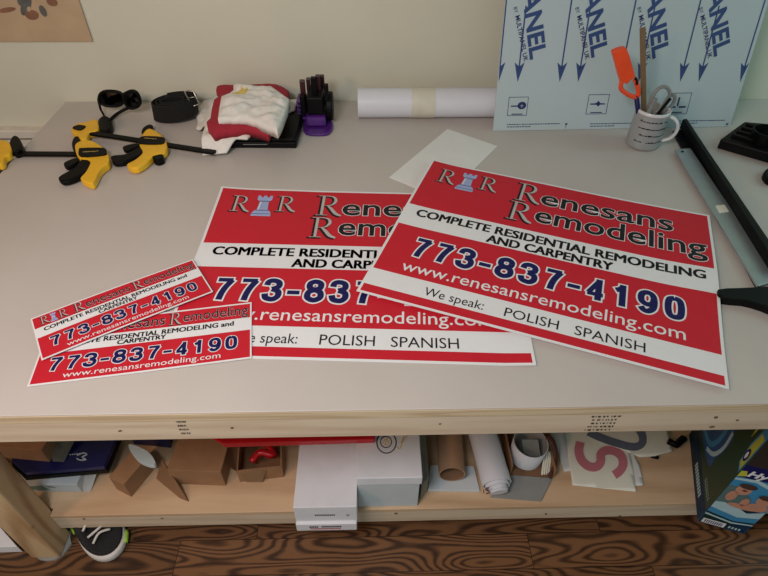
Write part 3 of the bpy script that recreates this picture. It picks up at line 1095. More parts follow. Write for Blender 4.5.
for (cx, cy, rx, ry, an, ddy) in ((111.5, 98.6, 12.2, 7.6, 0.05, 0.0), (132.2, 99.6, 7.6, 8.6, -0.35, -0.028)):
    pts = []
    for k in range(20):
        t = 2*math.pi*k/20
        x = rx*math.copysign(abs(math.cos(t))**0.8, math.cos(t)); y = ry*math.copysign(abs(math.sin(t))**0.8, math.sin(t))
        pts.append(gp(cx+x*math.cos(an)-y*math.sin(an), cy+x*math.sin(an)+y*math.cos(an), ddy))
    bm = B(); tube(bm, pts, 0.0042, n=8, closed=True); build('rim', bm, blk, sg, smooth=True)
    bm = B(); bm.faces.new([bm.verts.new(p+Vector((0, 0.001, 0))) for p in pts])
    bmesh.ops.solidify(bm, geom=bm.faces[:], thickness=0.0015)
    build('lens', bm, lens_m, sg)
bm = B(); tube(bm, [gp(123.5, 94.5), gp(125, 93.2, -0.006), gp(126.5, 95, -0.016)], 0.0038, n=8); build('bridge', bm, blk, sg, smooth=True)
bm = B(); tube(bm, [gp(99.5, 96, 0.0), at(98.5, 100, 0.036), at(100.5, 109, 0.02), at(105, 117.5, 0.006)], [0.0042, 0.0036, 0.003, 0.0024], n=8); build('temple_arm', bm, blk, sg, smooth=True)
bm = B(); tube(bm, smooth_pts([gp(138.5, 104, -0.03), at(137.5, 105.5, 0.026), at(127, 108.5, 0.020), at(117, 114, 0.01), at(109, 121, 0.005)], 4), 0.0042, n=8, sx=1.4); build('temple_arm', bm, blk, sg, smooth=True)

# ------------------------------------------------------------------ coiled belt
be = empty('leather_belt', at(177, 118), 'black belt rolled up with a silver buckle, beside the shirt pile', 'belt')
c0 = at(175, 120, 0.0)
c0.y += 0.012
bm = B()
pts = []
turns = 3.4
for i in range(90):
    t = i/89
    ang = -0.5+t*turns*2*math.pi
    rx = 0.028+0.036*t
    ry = 0.014+0.034*t
    pts.append(c0+Vector((rx*math.cos(ang), ry*math.sin(ang), 0.0)))
hb_ = 0.044
wdt = 0.0032
L_, R_ = [], []
for i, p in enumerate(pts):
    d = (pts[min(i+1, 89)]-pts[max(i-1, 0)]).normalized()
    n_ = Vector((-d.y, d.x, 0))
    L_.append(p+n_*wdt/2); R_.append(p-n_*wdt/2)
tilt = lambda p, z: Vector((p.x+z*0.10, p.y, TT+0.001+z+0.10*(p.x-c0.x+0.07)))
rows = [[bm.verts.new(tilt(p, z)) for p in L_] for z in (0, hb_)]+[[bm.verts.new(tilt(p, z)) for p in R_] for z in (hb_, 0)]
for a_ in range(4):
    for i in range(89):
        bm.faces.new((rows[a_][i], rows[a_][i+1], rows[(a_+1) % 4][i+1], rows[(a_+1) % 4][i]))
for i in (0, 89):
    bm.faces.new([rows[k][i] for k in range(4)])
build('strap', bm, blk_matte, be, smooth=False)
bm = B()
kx = aty(186, 92, 1.395); 
bk = [aty(184.5, 91.5, 1.40), aty(192.5, 89.5, 1.40), aty(199.5, 104, 1.392), aty(192, 106.5, 1.392)]
tube(bm, bk, 0.0022, n=8, closed=True)
build('buckle', bm, steel, be, smooth=True)
bm = B(); tube(bm, [aty(188, 98, 1.398), aty(195, 97, 1.396)], 0.0015, n=8); build('buckle_prong', bm, steel, be, smooth=True)

# ------------------------------------------------------------------ laptop
lp = empty('laptop', at(260, 130), 'closed black laptop lying under the shirt pile', 'laptop')
zt = 0.028
q = [at(219, 138, zt), at(295.5, 138.5, zt), at(304.5, 104, zt), at(235, 104, zt)]
bm = B(); prism(bm, q, Vector((0, 0, -0.009))); build('lid', bm, blk, lp, bevel=0.003)
bm = B(); prism(bm, [p-Vector((0, 0, 0.0105)) for p in q], Vector((0, 0, -0.0165))); build('base', bm, blk, lp, bevel=0.003)
bm = B()
A_, B_ = q[0].copy(), q[1].copy()
for t0, t1 in ((0.25, 0.8), (0.3, 0.75)):
    pass
d = (B_-A_)
p0_ = A_+d*0.3-Vector((0, 0.0006, 0.017)); p1_ = A_+d*0.88-Vector((0, 0.0006, 0.017))
add_box(bm, (p0_.x, p0_.y-0.0008, p0_.z), (p1_.x, p0_.y+0.002, p0_.z+0.0014))
build('front_trim', bm, steel, lp)

# ------------------------------------------------------------------ shirts
Z7 = lambda pts, z: [at(190+x*0.1432, 70+y*0.1432, z) for x, y in pts]
sh = empty('folded_shirt', at(245, 120, 0.03), 'crumpled white shirt with red trim heaped on the laptop', 'shirt')


def wr(x, y, amp, sc=22, ph=0.0):
    return amp*(noise.noise(Vector((x*sc+ph, y*sc*1.6, 1.3+ph)))+0.5*noise.noise(Vector((x*sc*2.4, y*sc*2.2+ph, 4))))


def shz(base, dome, amp, ph):
    return lambda x, y, e: TT+base+dome*min(1, e/0.035)**0.6+wr(x, y, amp, 24, ph)*min(1, e/0.015)


low = [(30, 262), (90, 175), (170, 160), (400, 250), (600, 320), (690, 245), (755, 240), (735, 312), (640, 352), (610, 364), (500, 415), (470, 460), (405, 515), (330, 512), (250, 548), (80, 556), (96, 480), (112, 430), (100, 405), (35, 372), (45, 330)]
lq = [(-0.16, 1.26), (-0.34, 1.26), (-0.34, 1.47), (-0.16, 1.47)]
lothick = lambda x, y, z: (z-TT-0.0300) if (-0.405 < x < -0.16 and y > 1.262) else (z-TT-0.001)
lowp_ = [Z7([p_], 0.020)[0] for p_ in low]


def lowz(x, y, e):
    dx_ = max(-0.405-x, x+0.16, 0)
    dy_ = max(1.232-y, 0)
    k_ = max(0.0, 1-math.hypot(dx_, dy_)/0.035)
    k_ = k_*k_*(3-2*k_)
    return TT+0.006+0.028*k_+(0.003+0.006*k_)*min(1, e/0.03)**0.6+max(-0.004, wr(x, y, 0.008, 26, 0.0))*min(1, e/0.015)


lothick = lambda x, y, z: (z-TT-0.0305) if (-0.375 < x < -0.16 and y > 1.25 and z-TT > 0.032) else min(0.004, z-TT-0.001)
drape('shirt_body', lowp_, lowz, lothick, cotton, 0.006, sh)
redp = [(185, 97), (240, 90), (300, 92), (480, 86), (600, 84), (650, 105), (690, 132), (686, 172), (640, 250), (600, 320), (560, 385), (540, 420), (470, 400), (400, 383), (320, 395), (250, 402), (160, 416), (118, 385), (112, 345), (140, 320), (150, 250), (165, 190), (200, 170), (178, 128)]
drape('red_trim', Z7(redp, 0.062), shz(0.056, 0.010, 0.006, 3.0), 0.024, cotton_r, 0.007, sh)
topp = [(298, 80), (330, 72), (430, 88), (500, 92), (560, 88), (620, 130), (690, 180), (670, 250), (630, 350), (604, 394), (560, 375), (500, 350), (440, 325), (380, 312), (300, 312), (190, 318), (200, 240), (215, 160), (270, 140), (300, 115)]
yc_ = Z7([(352, 118)], 0.095)[0]
drape('shirt_back', Z7(topp, 0.085), shz(0.076, 0.011, 0.008, 7.0), 0.022, [cotton, yel_pr], 0.004, sh,
      mif=lambda x, y: 1 if ((x-yc_.x)/0.019)**2+((y-yc_.y)/0.020)**2 < 1+0.25*math.sin(x*400)+0.2*math.sin(y*350) else 0)
# ------------------------------------------------------------------ purple desk caddy
pc = empty('tool_caddy', at(317, 125), 'purple caddy packed with black and maroon handles against the wall', 'caddy')
cx_, cy_ = -0.133, 1.335
bm = B()
fp = [(303, 127), (306, 132.5), (316, 133.8), (328, 133), (333, 127), (331, 119), (325, 114), (308, 114)]
pxprism(bm, rounded(fp), 0.008, 0.0)
build('base_plate', bm, purple, pc, bevel=0.003)
bm = B()
pts = [at(306.5, 122, 0.02), at(326, 122, 0.02), at(326, 106, 0.02), at(306.5, 106, 0.02)]
y0_ = 1.335
add_box(bm, (-0.163, y0_, TT+0.0085), (-0.112, y0_+0.10, TT+0.035))
build('housing', bm, purple, pc, bevel=0.006, seg=3)
bm = B()
for k in range(5):
    add_box(bm, (-0.186, y0_+0.035, TT+0.012+k*0.011), (-0.1635, y0_+0.085, TT+0.018+k*0.011))
build('side_rack', bm, purple, pc, bevel=0.001)
bm = B()
add_box(bm, (-0.158, y0_+0.012, TT+0.0355), (-0.116, y0_+0.095, TT+0.082))
build('holder_block', bm, blk, pc, bevel=0.004)
for i, (u, vt, wd, m_, dy) in enumerate(((302, 80, 5, maroon, 0.05), (308, 78, 4, maroon, 0.07), (313, 77, 5, blk, 0.04), (317.5, 75, 4.5, maroon, 0.06), (322, 75, 4, maroon, 0.085), (326, 84, 4, blk, 0.03), (302, 95, 5, blk, 0.03))):
    yy = y0_+dy
    p = aty(u, vt, yy); pb_ = aty(u, 110, yy)
    sx_ = wd*0.00128
    bm = B(); add_box(bm, (p.x-sx_, yy-0.006, TT+0.03), (p.x+sx_, yy+0.006, p.z)); build('tool_handle', bm, m_, pc, bevel=0.0015)
p = aty(329, 100, y0_+0.05)
bm = B()
rg = lathe(bm, Vector((-0.111, y0_+0.05, TT+0.043)), Vector((1, 0, 0)), [(0.001, 0), (0.034, 0), (0.036, 0.003), (0.036, 0.014), (0.034, 0.017), (0.001, 0.017)], n=28)
build('wheel', bm, blk, pc, bevel=0.0)

# ------------------------------------------------------------------ mug and what stands in it
mc = Vector((0.682, 1.252, TT))
mg = empty('coffee_mug', mc, 'grey printed mug with a white rim and handle full of tools', 'mug')
bm = B()
R_m = 0.0395
Hm = 0.094
rg = lathe(bm, mc+Vector((0, 0, 0.001)), Vector((0, 0, 1)), [(0.001, 0), (R_m-0.003, 0), (R_m-0.0005, 0.003), (R_m, 0.008), (R_m, Hm-0.006, 0), (R_m, Hm, 1), (R_m-0.002, Hm+0.001, 1), (R_m-0.004, Hm-0.001, 1), (R_m-0.004, 0.006, 1), (0.001, 0.006, 1)], n=48)
build('body', bm, [mug_m, mug_w], mg, smooth=True)
hp = []
hd = Vector((0.93, -0.35, 0)).normalized()
for k in range(13):
    t = math.pi*(0.5-k/12)
    hp.append(mc+hd*(R_m-0.003+0.030*math.cos(t))+Vector((0, 0, 0.05+0.031*math.sin(t))))
bm = B(); tube(bm, hp, 0.005, n=10, sx=1.2, sy=0.8); build('handle', bm, mug_w, mg, smooth=True)
bm = B()
random.seed(8)
for row in range(4):
    zz = mc.z+0.074-row*0.017
    t = -2.6
    while t < -0.75:
        ww = 0.08+random.random()*0.18
        h_ = 0.0018+random.random()*0.0018
        if random.random() < 0.88:
            vs = []
            for q_, zq in ((t, zz), (t+ww/2, zz), (t+ww, zz), (t+ww, zz+h_), (t+ww/2, zz+h_), (t, zz+h_)):
                vs.append(bm.verts.new((mc.x+(R_m+0.0006)*math.cos(q_), mc.y+(R_m+0.0006)*math.sin(q_), zq)))
            bm.faces.new(vs)
        t += ww+0.03
build('printed_lines', bm, black_s, mg)
random.seed(4)
Z4 = lambda pts, y: [aty(480+x*0.375, y_*0.375, y) for x, y_ in pts]


def vprism(bm, pts, th, mi=0):
    prism(bm, pts, Vector((0, th, 0)), mi)


lt = empty('utility_lighter', Vector((mc.x-0.015, mc.y, TT+0.01)), 'orange long-nosed lighter standing handle up in the mug', 'lighter')
bm = B(); vprism(bm, Z4([(354, 140), (372, 132), (391, 128), (400, 150), (408, 180), (416, 208), (404, 214), (392, 226), (385, 222), (374, 215), (364, 178)], 1.243), 0.018); build('grip', bm, orange, lt, bevel=0.003)
bm = B(); tube(bm, smooth_pts(Z4([(378, 214), (376, 236), (392, 250), (408, 258), (420, 256), (422, 238), (414, 212)], 1.252), 4), 0.0055, n=8); build('trigger_guard', bm, orange, lt, smooth=True)
bm = B(); vprism(bm, Z4([(414, 208), (421, 210), (423, 226), (416, 228)], 1.246), 0.010); build('trigger', bm, blk, lt, bevel=0.001)
pp = Z4([(417, 254), (428, 290)], 1.252)
bm = B(); tube(bm, [pp[0], Vector((0.672, 1.252, TT+0.025))], 0.0055, n=10); build('nozzle', bm, navy_s, lt, smooth=True)
pw = Z4([(428, 80), (438, 80), (438, 290), (426, 290)], 1.262)
bm = B()
A_ = Z4([(434, 74)], 1.266)[0]; B_ = Vector((0.690, 1.262, TT+0.010))
d = (B_-A_).normalized()
sxv = Vector((1, 0, 0)); sxv = (sxv-d*sxv.dot(d)).normalized()
f_ = [A_-sxv*0.0062, A_+sxv*0.0062, B_+sxv*0.0062, B_-sxv*0.0062]
prism(bm, f_, Vector((0, 0.003, 0)))
tag(build('paint_stick', bm, stick_m, bevel=0.001), 'tall thin brown wooden stick standing in the mug', 'stick')
sc = empty('scissors', Vector((mc.x, mc.y-0.005, TT+0.012)), 'pair of scissors with grey loop handles standing in the mug', 'scissors')
for (q_, yy) in (([(452, 296), (455, 268), (472, 240), (490, 231), (503, 238), (506, 254), (496, 272), (478, 292), (463, 302)], 1.245), ([(480, 300), (492, 276), (504, 258), (516, 252), (520, 264), (510, 284), (494, 302)], 1.255)):
    pts = smooth_pts(Z4(q_, yy), 3, closed=True)
    bm = B(); tube(bm, pts, 0.0042, n=8, closed=True, sx=1.0); build('handle_loop', bm, grey_pl, sc, smooth=True)
lowp = [Vector((mc.x+0.004, mc.y-0.004, TT+0.012)), Vector((mc.x+0.012, mc.y, TT+0.012))]
ups = [Z4([(458, 300)], 1.245)[0], Z4([(487, 300)], 1.255)[0]]
for l_, u_ in zip(lowp, ups):
    bm = B(); tube(bm, [u_, l_], [0.006, 0.002], n=6, sx=1, sy=0.35); build('blade', bm, steel, sc)
for k, (q_, m_, r_, lab) in enumerate((([(468, 262), (450, 300)], grey_pl, 0.006, 'thick grey-handled knife standing at the left of the scissors in the mug'), ([(508, 262), (474, 304)], blk, 0.004, 'thin black pen standing slanted between the scissor loops in the mug'))):
    pp = Z4(q_, 1.238)
    d = (pp[1]-pp[0]).normalized()
    end = pp[1]+d*0.02
    bm = B(); tube(bm, [pp[0], end], r_, n=10)
    tag(build(('utility_knife', 'pen')[k], bm, m_, bevel=0.001), lab, ('knife', 'pen')[k])

# ------------------------------------------------------------------ rotary trimmer at the right
tr = empty('paper_trimmer', at(745, 200), 'long black trimmer with a silver cutting bar at the right edge of the bench', 'trimmer')
bm = B()
A0, A1 = at(667, 121, 0.004), at(700, 128, 0.004)
B0, B1_ = at(757.5, 288, 0.004), at(800, 272, 0.004)
q = [at(673, 131, 0.006), at(692, 127, 0.006), at(776, 250, 0.006), at(757, 287, 0.006)]
prism(bm, q, Vector((0, 0, -0.0058))); build('base_rail', bm, blk, tr, bevel=0.001)
bm = B()
q = [at(683, 119, 0.032), at(687, 118.5, 0.032), at(782, 262, 0.032), at(776, 264, 0.032)]
prism(bm, q, Vector((0, 0, -0.0256))); build('raised_fence', bm, blk, tr, bevel=0.0015)
bm = B()
q = [at(675, 149.5, 0.011), at(690.5, 148, 0.011), at(779, 280, 0.011), at(757.5, 286, 0.011)]
prism(bm, q, Vector((0, 0, -0.0045)))
sb = build('cutting_bar', bm, alu, tr, bevel=0.0006)
bm = B(); pxprism(bm, blob(682.5, 151.5, 1.6, 0.9), 0.0114, 0.0108); build('bolt_hole', bm, blk, sb)
bm = B(); pxprism(bm, [(715.5, 205.5), (724.5, 204.5), (729, 211.5), (719.5, 213)], 0.0115, 0.0108); build('sticker', bm, cream_p, sb)
bm = B()
pxprism(bm, rounded([(718, 289), (740, 287.5), (770, 286), (800, 284), (805, 300), (800, 318), (783, 313), (765, 305.5), (745, 300), (724, 298)], 2), 0.016, 0.0, 0)
build('foot_arm', bm, blk, tr, bevel=0.002)

# black organizer tray
orr = empty('organizer_tray', at(750, 145), 'black plastic desk tray with slots and a round cup at the back right', 'tray')
bm = B()
zt = 0.026
q = [at(720.5, 139, zt), at(744.5, 121.5, zt), at(810, 127, zt), at(815, 166, zt)]
prism(bm, q, Vector((0, 0, -(zt-0.001))))
build('tray_body', bm, blk, orr, bevel=0.003)
o_, e1_, e2_ = q[0], (q[1]-q[0]), (q[3]-q[0])
bm = B()
for k in range(4):
    a_ = 0.2+k*0.2
    for s0, s1 in (((a_), (a_+0.05)),):
        p_ = [o_+e1_*s0+e2_*0.06, o_+e1_*s1+e2_*0.06, o_+e1_*s1+e2_*0.3, o_+e1_*s0+e2_*0.3]
        prism(bm, [x_+Vector((0, 0, 0.008)) for x_ in p_], Vector((0, 0, -0.008)))
build('divider_ribs', bm, blk, orr, bevel=0.001)
bm = B()
cc = at(767, 136, 0.04); cc.z = TT+zt+0.0002
rg = lathe(bm, cc, Vector((0, 0, 1)), [(0.001, 0), (0.034, 0), (0.036, 0.028), (0.033, 0.028), (0.031, 0.003), (0.001, 0.003)], n=32)
build('round_cup', bm, blk, orr, smooth=False)
bm = B(); pxprism(bm, rounded([(764, 172), (772, 166), (785, 168), (785, 180), (770, 180)]), 0.015, 0.0)
tag(build('tape_holder', bm, blk, bevel=0.003), 'small black block at the right edge in front of the desk tray', 'holder')

# ------------------------------------------------------------------ lower shelf contents


def carton(name, mats, fl, fr, z0_, z1_, depth, parent=None, bev=0.0015, yaw_by=True, mi=0):
    """box whose lower front edge runs from pixel fl to pixel fr at height z0_; depth goes back"""
    A_, B_ = at(fl[0], fl[1], z0_), at(fr[0], fr[1], z0_)
    d = (B_-A_)
    n_ = Vector((-d.y, d.x, 0)).normalized()*depth
    bm = B()
    add_hex(bm, [A_, B_, B_+n_, A_+n_], Vector((0, 0, z1_-z0_)))
    return build(name, bm, mats, parent, bevel=bev), A_, d, n_


def face_print(A_, d, up_, nrm, W_, H_, art, mats, name, parent):
    bm = B()
    art.emit(bm, lambda x, y, l: A_+d*(x/W_)+up_*(1-y/H_)+nrm*(0.0004*l))
    return build(name, bm, mats, parent)


e_ = 0.0005
# two stacked long white cartons
A_, B_ = at(297, 531, S+e_), at(357, 530, S+e_)
c1 = empty('white_carton', (A_+B_)/2, 'long white carton overhanging the shelf, lower of the stacked pair', 'box', 'white cartons on the shelf')
bx, A_, d, n_ = carton('carton_body', wbox, (297, 531), (357, 530), S+e_, S+0.032, 0.30, c1)
art = Art()
art.text('MODEL', 2.2, 3.6, 2.1, 0.6, 0, 1, off=0.02); art.text('2 MATS ON', 4.3, 7.2, 2.0, 0.6, 0, 1, off=0.02)
art.text('MADE OF RECYCLED FIBER', 2.4, 7.2, 2.85, 0.35, 1, 1, off=0.01)
art = Art()
random.seed(2)
for (x0_, x1_, y_, h_, mi) in ((2.2, 3.6, 1.1, 0.95, 0), (4.2, 7.2, 1.05, 0.9, 0), (2.3, 7.3, 2.35, 0.7, 1)):
    x = x0_
    while x < x1_:
        art.poly([(x, y_), (x+0.24, y_+0.03), (x+0.22, y_+h_), (x+0.02, y_+h_-0.05)], mi, 1)
        x += 0.3
face_print(A_, d, Vector((0, 0, 0.0315)), -n_.normalized(), 10, 4, art, [black_s, red_s], 'printed_text', bx)
c2 = empty('white_carton', (A_+B_)/2+Vector((0, 0, 0.033)), 'long white carton with a thin text line, resting on a shallower white one', 'box', 'white cartons on the shelf')
bx2, A2, d2, n2 = carton('carton_body', wbox, (296, 521.5), (357.5, 520.5), S+0.0325, S+0.098, 0.30, c2)
art = Art()
x = 3.2
while x < 6.2:
    art.poly([(x, 2.0), (x+0.22, 2.03), (x+0.2, 2.45), (x+0.02, 2.42)], 0, 1)
    x += 0.3
face_print(A2, d2, Vector((0, 0, 0.0655)), -n2.normalized(), 10, 4, art, [black_s], 'printed_text', bx2)
art = Art()
art.poly([(8.2, 2.2), (8.8, 2.2), (8.7, 2.45), (8.3, 2.45)], 0, 1)
face_print(A2, d2, Vector((0, 0, 0.0655)), -n2.normalized(), 10, 4, art, [black_s], 'printed_mark', bx2)
random.seed(4)

# white lidded box with doodles
A_, B_ = at(358.5, 507, S+e_), at(417.5, 506, S+e_)
c3 = empty('lidded_box', (A_+B_)/2, 'white lidded box with black rings drawn on its lid, right of the long cartons', 'box')
bx3, A3, d3, n3 = carton('box_body', wbox_cool, (358.5, 507), (417.5, 506), S+e_, S+0.105, 0.24, c3)
up3 = Vector((0, 0, 1))
bm = B()
dl = d3.normalized()
nl = n3.normalized()
o_ = A3-dl*0.002-nl*0.005+up3*0.112
zl = 0.030
add_hex(bm, [o_, o_+dl*(d3.length+0.006), o_+dl*(d3.length+0.006)+nl*0.25, o_+nl*0.25], up3*zl)
lid = build('lid', bm, wbox, c3, bevel=0.002)
ztop = (o_.z+zl)-TT
bm = B()
def ringpx(cx, cy, rx, ry, w_, mi, zz):
    n = 28
    o1 = [bm.verts.new(at(cx+rx*math.cos(t*2*math.pi/n), cy+ry*math.sin(t*2*math.pi/n), zz)) for t in range(n)]
    o2 = [bm.verts.new(at(cx+(rx-w_)*math.cos(t*2*math.pi/n), cy+(ry-w_)*math.sin(t*2*math.pi/n), zz)) for t in range(n)]
    for k in range(n):
        bm.faces.new((o1[k], o1[(k+1) % n], o2[(k+1) % n], o2[k])).material_index = mi
ringpx(386.5, 442.5, 10.2, 11.2, 1.1, 0, ztop+0.0006)
ringpx(386.0, 442, 6, 6, 0.9, 0, ztop+0.0006)
a = Art()
a.ribbon(smooth_pts([(383, 443), (386, 439), (389, 443), (385, 445), (388, 438)], 3), 0.9, 1, 0)
a.ribbon(smooth_pts([(397, 447), (400, 449), (402, 441), (404, 436), (401, 444), (408, 434)], 3), 0.9, 1, 0)
a.emit(bm, lambda x, y, l: at(x, y, ztop+0.0007))
build('doodle', bm, [black_s, yel_pr], lid)
# dark green-grey board beside it
bm = B()
A_, B_ = at(419.5, 505, S+e_), at(427, 490, S+e_)
A_, B_ = at(420, 500, S+e_), at(427, 491, S+e_)
add_hex(bm, [A_, B_, B_+Vector((0, 0.16, 0)), A_+Vector((0, 0.16, 0))], Vector((0, 0, 0.07)))
tag(build('upright_board', bm, card_grey, bevel=0.001), 'upright grey-green board slotted right beside the doodled white box', 'board')

# grey-white flat carton under the tube
bm = B(); pxprism(bm, [(428, 490), (480, 491), (474, 466), (430, 465)], S+0.008, S+e_)
tag(build('flat_carton', bm, wbox_cool, bevel=0.001), 'flat pale carton piece lying under the open end of the brown tube', 'carton')
# brown tube
r = 0.0315
P_ = at(452, 474.5, S+0.009+r)
Q_ = at(448.5, 430, S+0.009+r)
ax = (Q_-P_).normalized()
bm = B()
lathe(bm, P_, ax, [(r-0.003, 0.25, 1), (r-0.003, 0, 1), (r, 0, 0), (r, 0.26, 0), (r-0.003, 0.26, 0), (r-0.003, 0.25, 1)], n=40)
tag(build('cardboard_tube', bm, [tube_m, tube_in], smooth=False), 'open brown cardboard tube pointing out of the shelf', 'tube')

# white roll of banner
Pf = at(497, 484, S+0.034); Pk = at(481.5, 430, S+0.05)
ax = (Pk-Pf).normalized()
rl = empty('banner_roll', Pf, 'thick white rolled banner right of the brown tube, printed mark at its end', 'roll')
xv, yv = frame(ax)
bm = B()
n = 60
for ly in range(3):
    r0 = 0.0335-0.006*ly
    off = -0.005*ly+0.0
    rg = []
    for h_ in (-0.008*ly, 0.24):
        rg.append([bm.verts.new(Pf+ax*h_+xv*(r0*1.05*math.cos(2*math.pi*k/40))+yv*(r0*0.86*math.sin(2*math.pi*k/40))) for k in range(40)])
    ri = [bm.verts.new(Pf+ax*(-0.008*ly)+xv*((r0-0.0025)*1.05*math.cos(2*math.pi*k/40))+yv*((r0-0.0025)*0.86*math.sin(2*math.pi*k/40))) for k in range(40)]
    rj = [bm.verts.new(Pf+ax*(0.1)+xv*((r0-0.0025)*1.05*math.cos(2*math.pi*k/40))+yv*((r0-0.0025)*0.86*math.sin(2*math.pi*k/40))) for k in range(40)]
    for k in range(40):
        k2 = (k+1) % 40
        bm.faces.new((rg[0][k], rg[0][k2], rg[1][k2], rg[1][k]))
        bm.faces.new((ri[k], ri[k2], rg[0][k2], rg[0][k]))
        bm.faces.new((rj[k], rj[k2], ri[k2], ri[k]))
o = build('rolled_sheet', bm, vinyl, rl)
bm = B()
tube(bm, [Pf-ax*0.020, Pf+ax*0.1], 0.019, n=24, sx=1.1, sy=0.7)
core = build('inner_roll', bm, vinyl, rl)
a = Art(); a.ribbon(smooth_pts([(489, 488), (486.5, 488), (486, 490), (488.5, 491), (489, 493), (486, 493.3)], 3), 1.1, 0, 0)
a.ribbon([(484, 493.5), (483.5, 489.5)], 0.8, 0, 0)
pl_ = Pf-ax*0.0206
def onplane(u, v):
    rr = ray(u, v); t = (pl_-CAM).dot(ax)/rr.dot(ax); return CAM+rr*t
bm = B(); a.emit(bm, lambda x, y, l: onplane(x, y)); build('printed_mark', bm, mat('maroon_print', (90, 22, 60), 0.5), core)

# open carton with its flap out, holding a standing roll
oc = empty('open_carton', at(530, 476, S), 'open cardboard carton with a pale flap lying out over the shelf', 'box')
bm = B(); pxprism(bm, [(490, 497), (541, 501), (552.5, 478), (511, 475)], S+0.006, S+0.003)
build('front_flap', bm, sheet_grey, oc, bevel=0.0005)
F0, F1 = at(509, 475, S+0.004), at(552.5, 477.5, S+0.004)
bkv = Vector((0.0, 0.16, 0))
bm = B()
add_hex(bm, [F0, F0+Vector((0.003, 0, 0)), F0+Vector((0.003, 0, 0))+bkv, F0+bkv], Vector((0, 0, 0.045)))
build('side_wall', bm, card, oc)
bm = B()
add_hex(bm, [F1, F1+Vector((0.003, 0, 0)), F1+Vector((0.003, 0, 0))+bkv, F1+bkv], Vector((0, 0, 0.035)))
build('side_wall', bm, card, oc)
bm = B(); add_hex(bm, [F0+bkv, F1+bkv, F1+bkv+Vector((0, 0.003, 0)), F0+bkv+Vector((0, 0.003, 0))], Vector((0, 0, 0.045))); build('back_wall', bm, card, oc)
bm = B(); add_hex(bm, [F0-Vector((0, 0, 0.003)), F1-Vector((0, 0, 0.003)), F1+bkv-Vector((0, 0, 0.003)), F0+bkv-Vector((0, 0, 0.003))], Vector((0, 0, 0.002))); build('carton_floor', bm, card_in, oc)
bc = at(527.5, 466, S+0.006); bc.y += 0.028
bm = B()
rg = lathe(bm, bc, Vector((0.05, 0, 1)), [(0.040, 0.0, 0), (0.0425, 0.062, 0), (0.0405, 0.062, 0), (0.038, 0.004, 1), (0.001, 0.004, 1)], n=44)
tag(build('standing_roll', bm, [vinyl, sheet_grey], smooth=True), 'white coil of sheet standing upright in the open carton, grey inside', 'roll')
bm = B()
pc_ = [at(524, 455, S+0.03), at(541, 457, S+0.03), at(538, 440, S+0.065), at(522, 440, S+0.065)]
prism(bm, pc_, Vector((0, 0.002, 0)))
tag(build('grey_sheet', bm, sheet_grey), 'grey plastic sheet tucked inside the white standing coil', 'sheet')
# strips of wood and a brown strap at its right
bm = B()
for k in range(4):
    p0_ = at(541.5+k*2.2, 475-k*0.3, S+0.006); p1_ = at(544.5+k*2.0, 452, S+0.03+k*0.002)
    dv_ = Vector((0.0032, 0, 0))
    prism(bm, [p0_, p0_+dv_, p1_+dv_, p1_], Vector((0, 0.004, -0.0)))
tag(build('paper_bundle', bm, cream_p), 'bundle of cream paper strips leaning beside the standing white coil', 'paper')
bm = B()
tube(bm, smooth_pts([at(547, 436, S+0.07), at(553, 442, S+0.06), at(556, 455, S+0.035), at(554.5, 468, S+0.022), at(549, 477, S+0.014)], 4), 0.006, n=8, sx=1.6, sy=0.6)
tag(build('brown_strap', bm, mat('brown_leather', (84, 44, 34), 0.5), smooth=True), 'dark brown curved strap between the open carton and the lettered sheets', 'strap')

# lettered sheets
Z8 = lambda pts: [(550+x*0.1693, 425+y*0.1693) for x, y in pts]
flatz = lambda b, amp, ph: (lambda x, y, e: TT+b+amp*(0.5+0.5*math.sin(x*30+ph)))
def sheet(px, b, amp, ph, m_, label, name='letter_sheet', grp='lettered paper sheets on the shelf'):
    o = drape(name, [at(u, v, b) for u, v in px], flatz(b, amp, ph), 0.0006, m_, 0.012)
    return tag(o, label, 'sheet', grp)
sheet(Z8([(-10, 20), (60, 20), (200, 60), (140, 270), (82, 276), (40, 130)]), S+0.002, 0.001, 0, white_p, 'plain white sheet showing left of the sheet with the red S', 'paper_sheet', None)
sheet(Z8([(480, 150), (530, 240), (552, 358), (300, 368), (330, 200)]), S+0.0045, 0.001, 1, white_p, 'pale sheet peeking out right and below the sheet with the red S', 'paper_sheet', None)
o1 = sheet(Z8([(85, 20), (350, 20), (470, 150), (510, 395), (132, 356), (110, 200)]), S+0.008, 0.001, 0.5, cream_p, 'cream sheet printed with a large faded red S')
def letter(pts, w_, m_, zz, parent, nm='letter_print'):
    a = Art(); a.ribbon(smooth_pts(Z8(pts), 5), w_*0.1693, 0, 0)
    bm = B(); a.emit(bm, lambda x, y, l: at(x, y, zz))
    return build(nm, bm, m_, parent)
letter([(180, 100), (170, 150), (185, 205), (225, 242), (270, 248), (298, 220), (302, 170), (335, 150), (385, 155), (425, 190), (430, 240), (408, 275), (378, 296)], 52, pink_let, S+0.0100, o1)
o2 = sheet(Z8([(180, 20), (690, 20), (724, 155), (620, 185), (530, 192), (440, 150), (300, 100)]), S+0.014, 0.0012, 0.0, cream_p, 'cream sheet printed with a large slate grey curved letter, topmost of the lettered pile')
letter([(225, 40), (300, 75), (380, 103), (460, 125), (510, 128), (545, 105), (545, 60), (520, 20)], 46, grey_let, S+0.0165, o2)
bm = B(); tube(bm, [at(668, 441, S+0.02), at(676, 445, S+0.018), at(684, 438, S+0.02)], 0.009, n=8)
tag(build('cable_end', bm, blk, smooth=True), 'black cable end lying behind the lettered sheets', 'cable')
bm = B(); tube(bm, [at(651, 456, S+0.006), at(658, 457.5, S+0.006)], 0.005, n=8)
tag(build('black_bolt', bm, blk, smooth=True), 'small black bolt poking out under the lettered sheets', 'bolt')

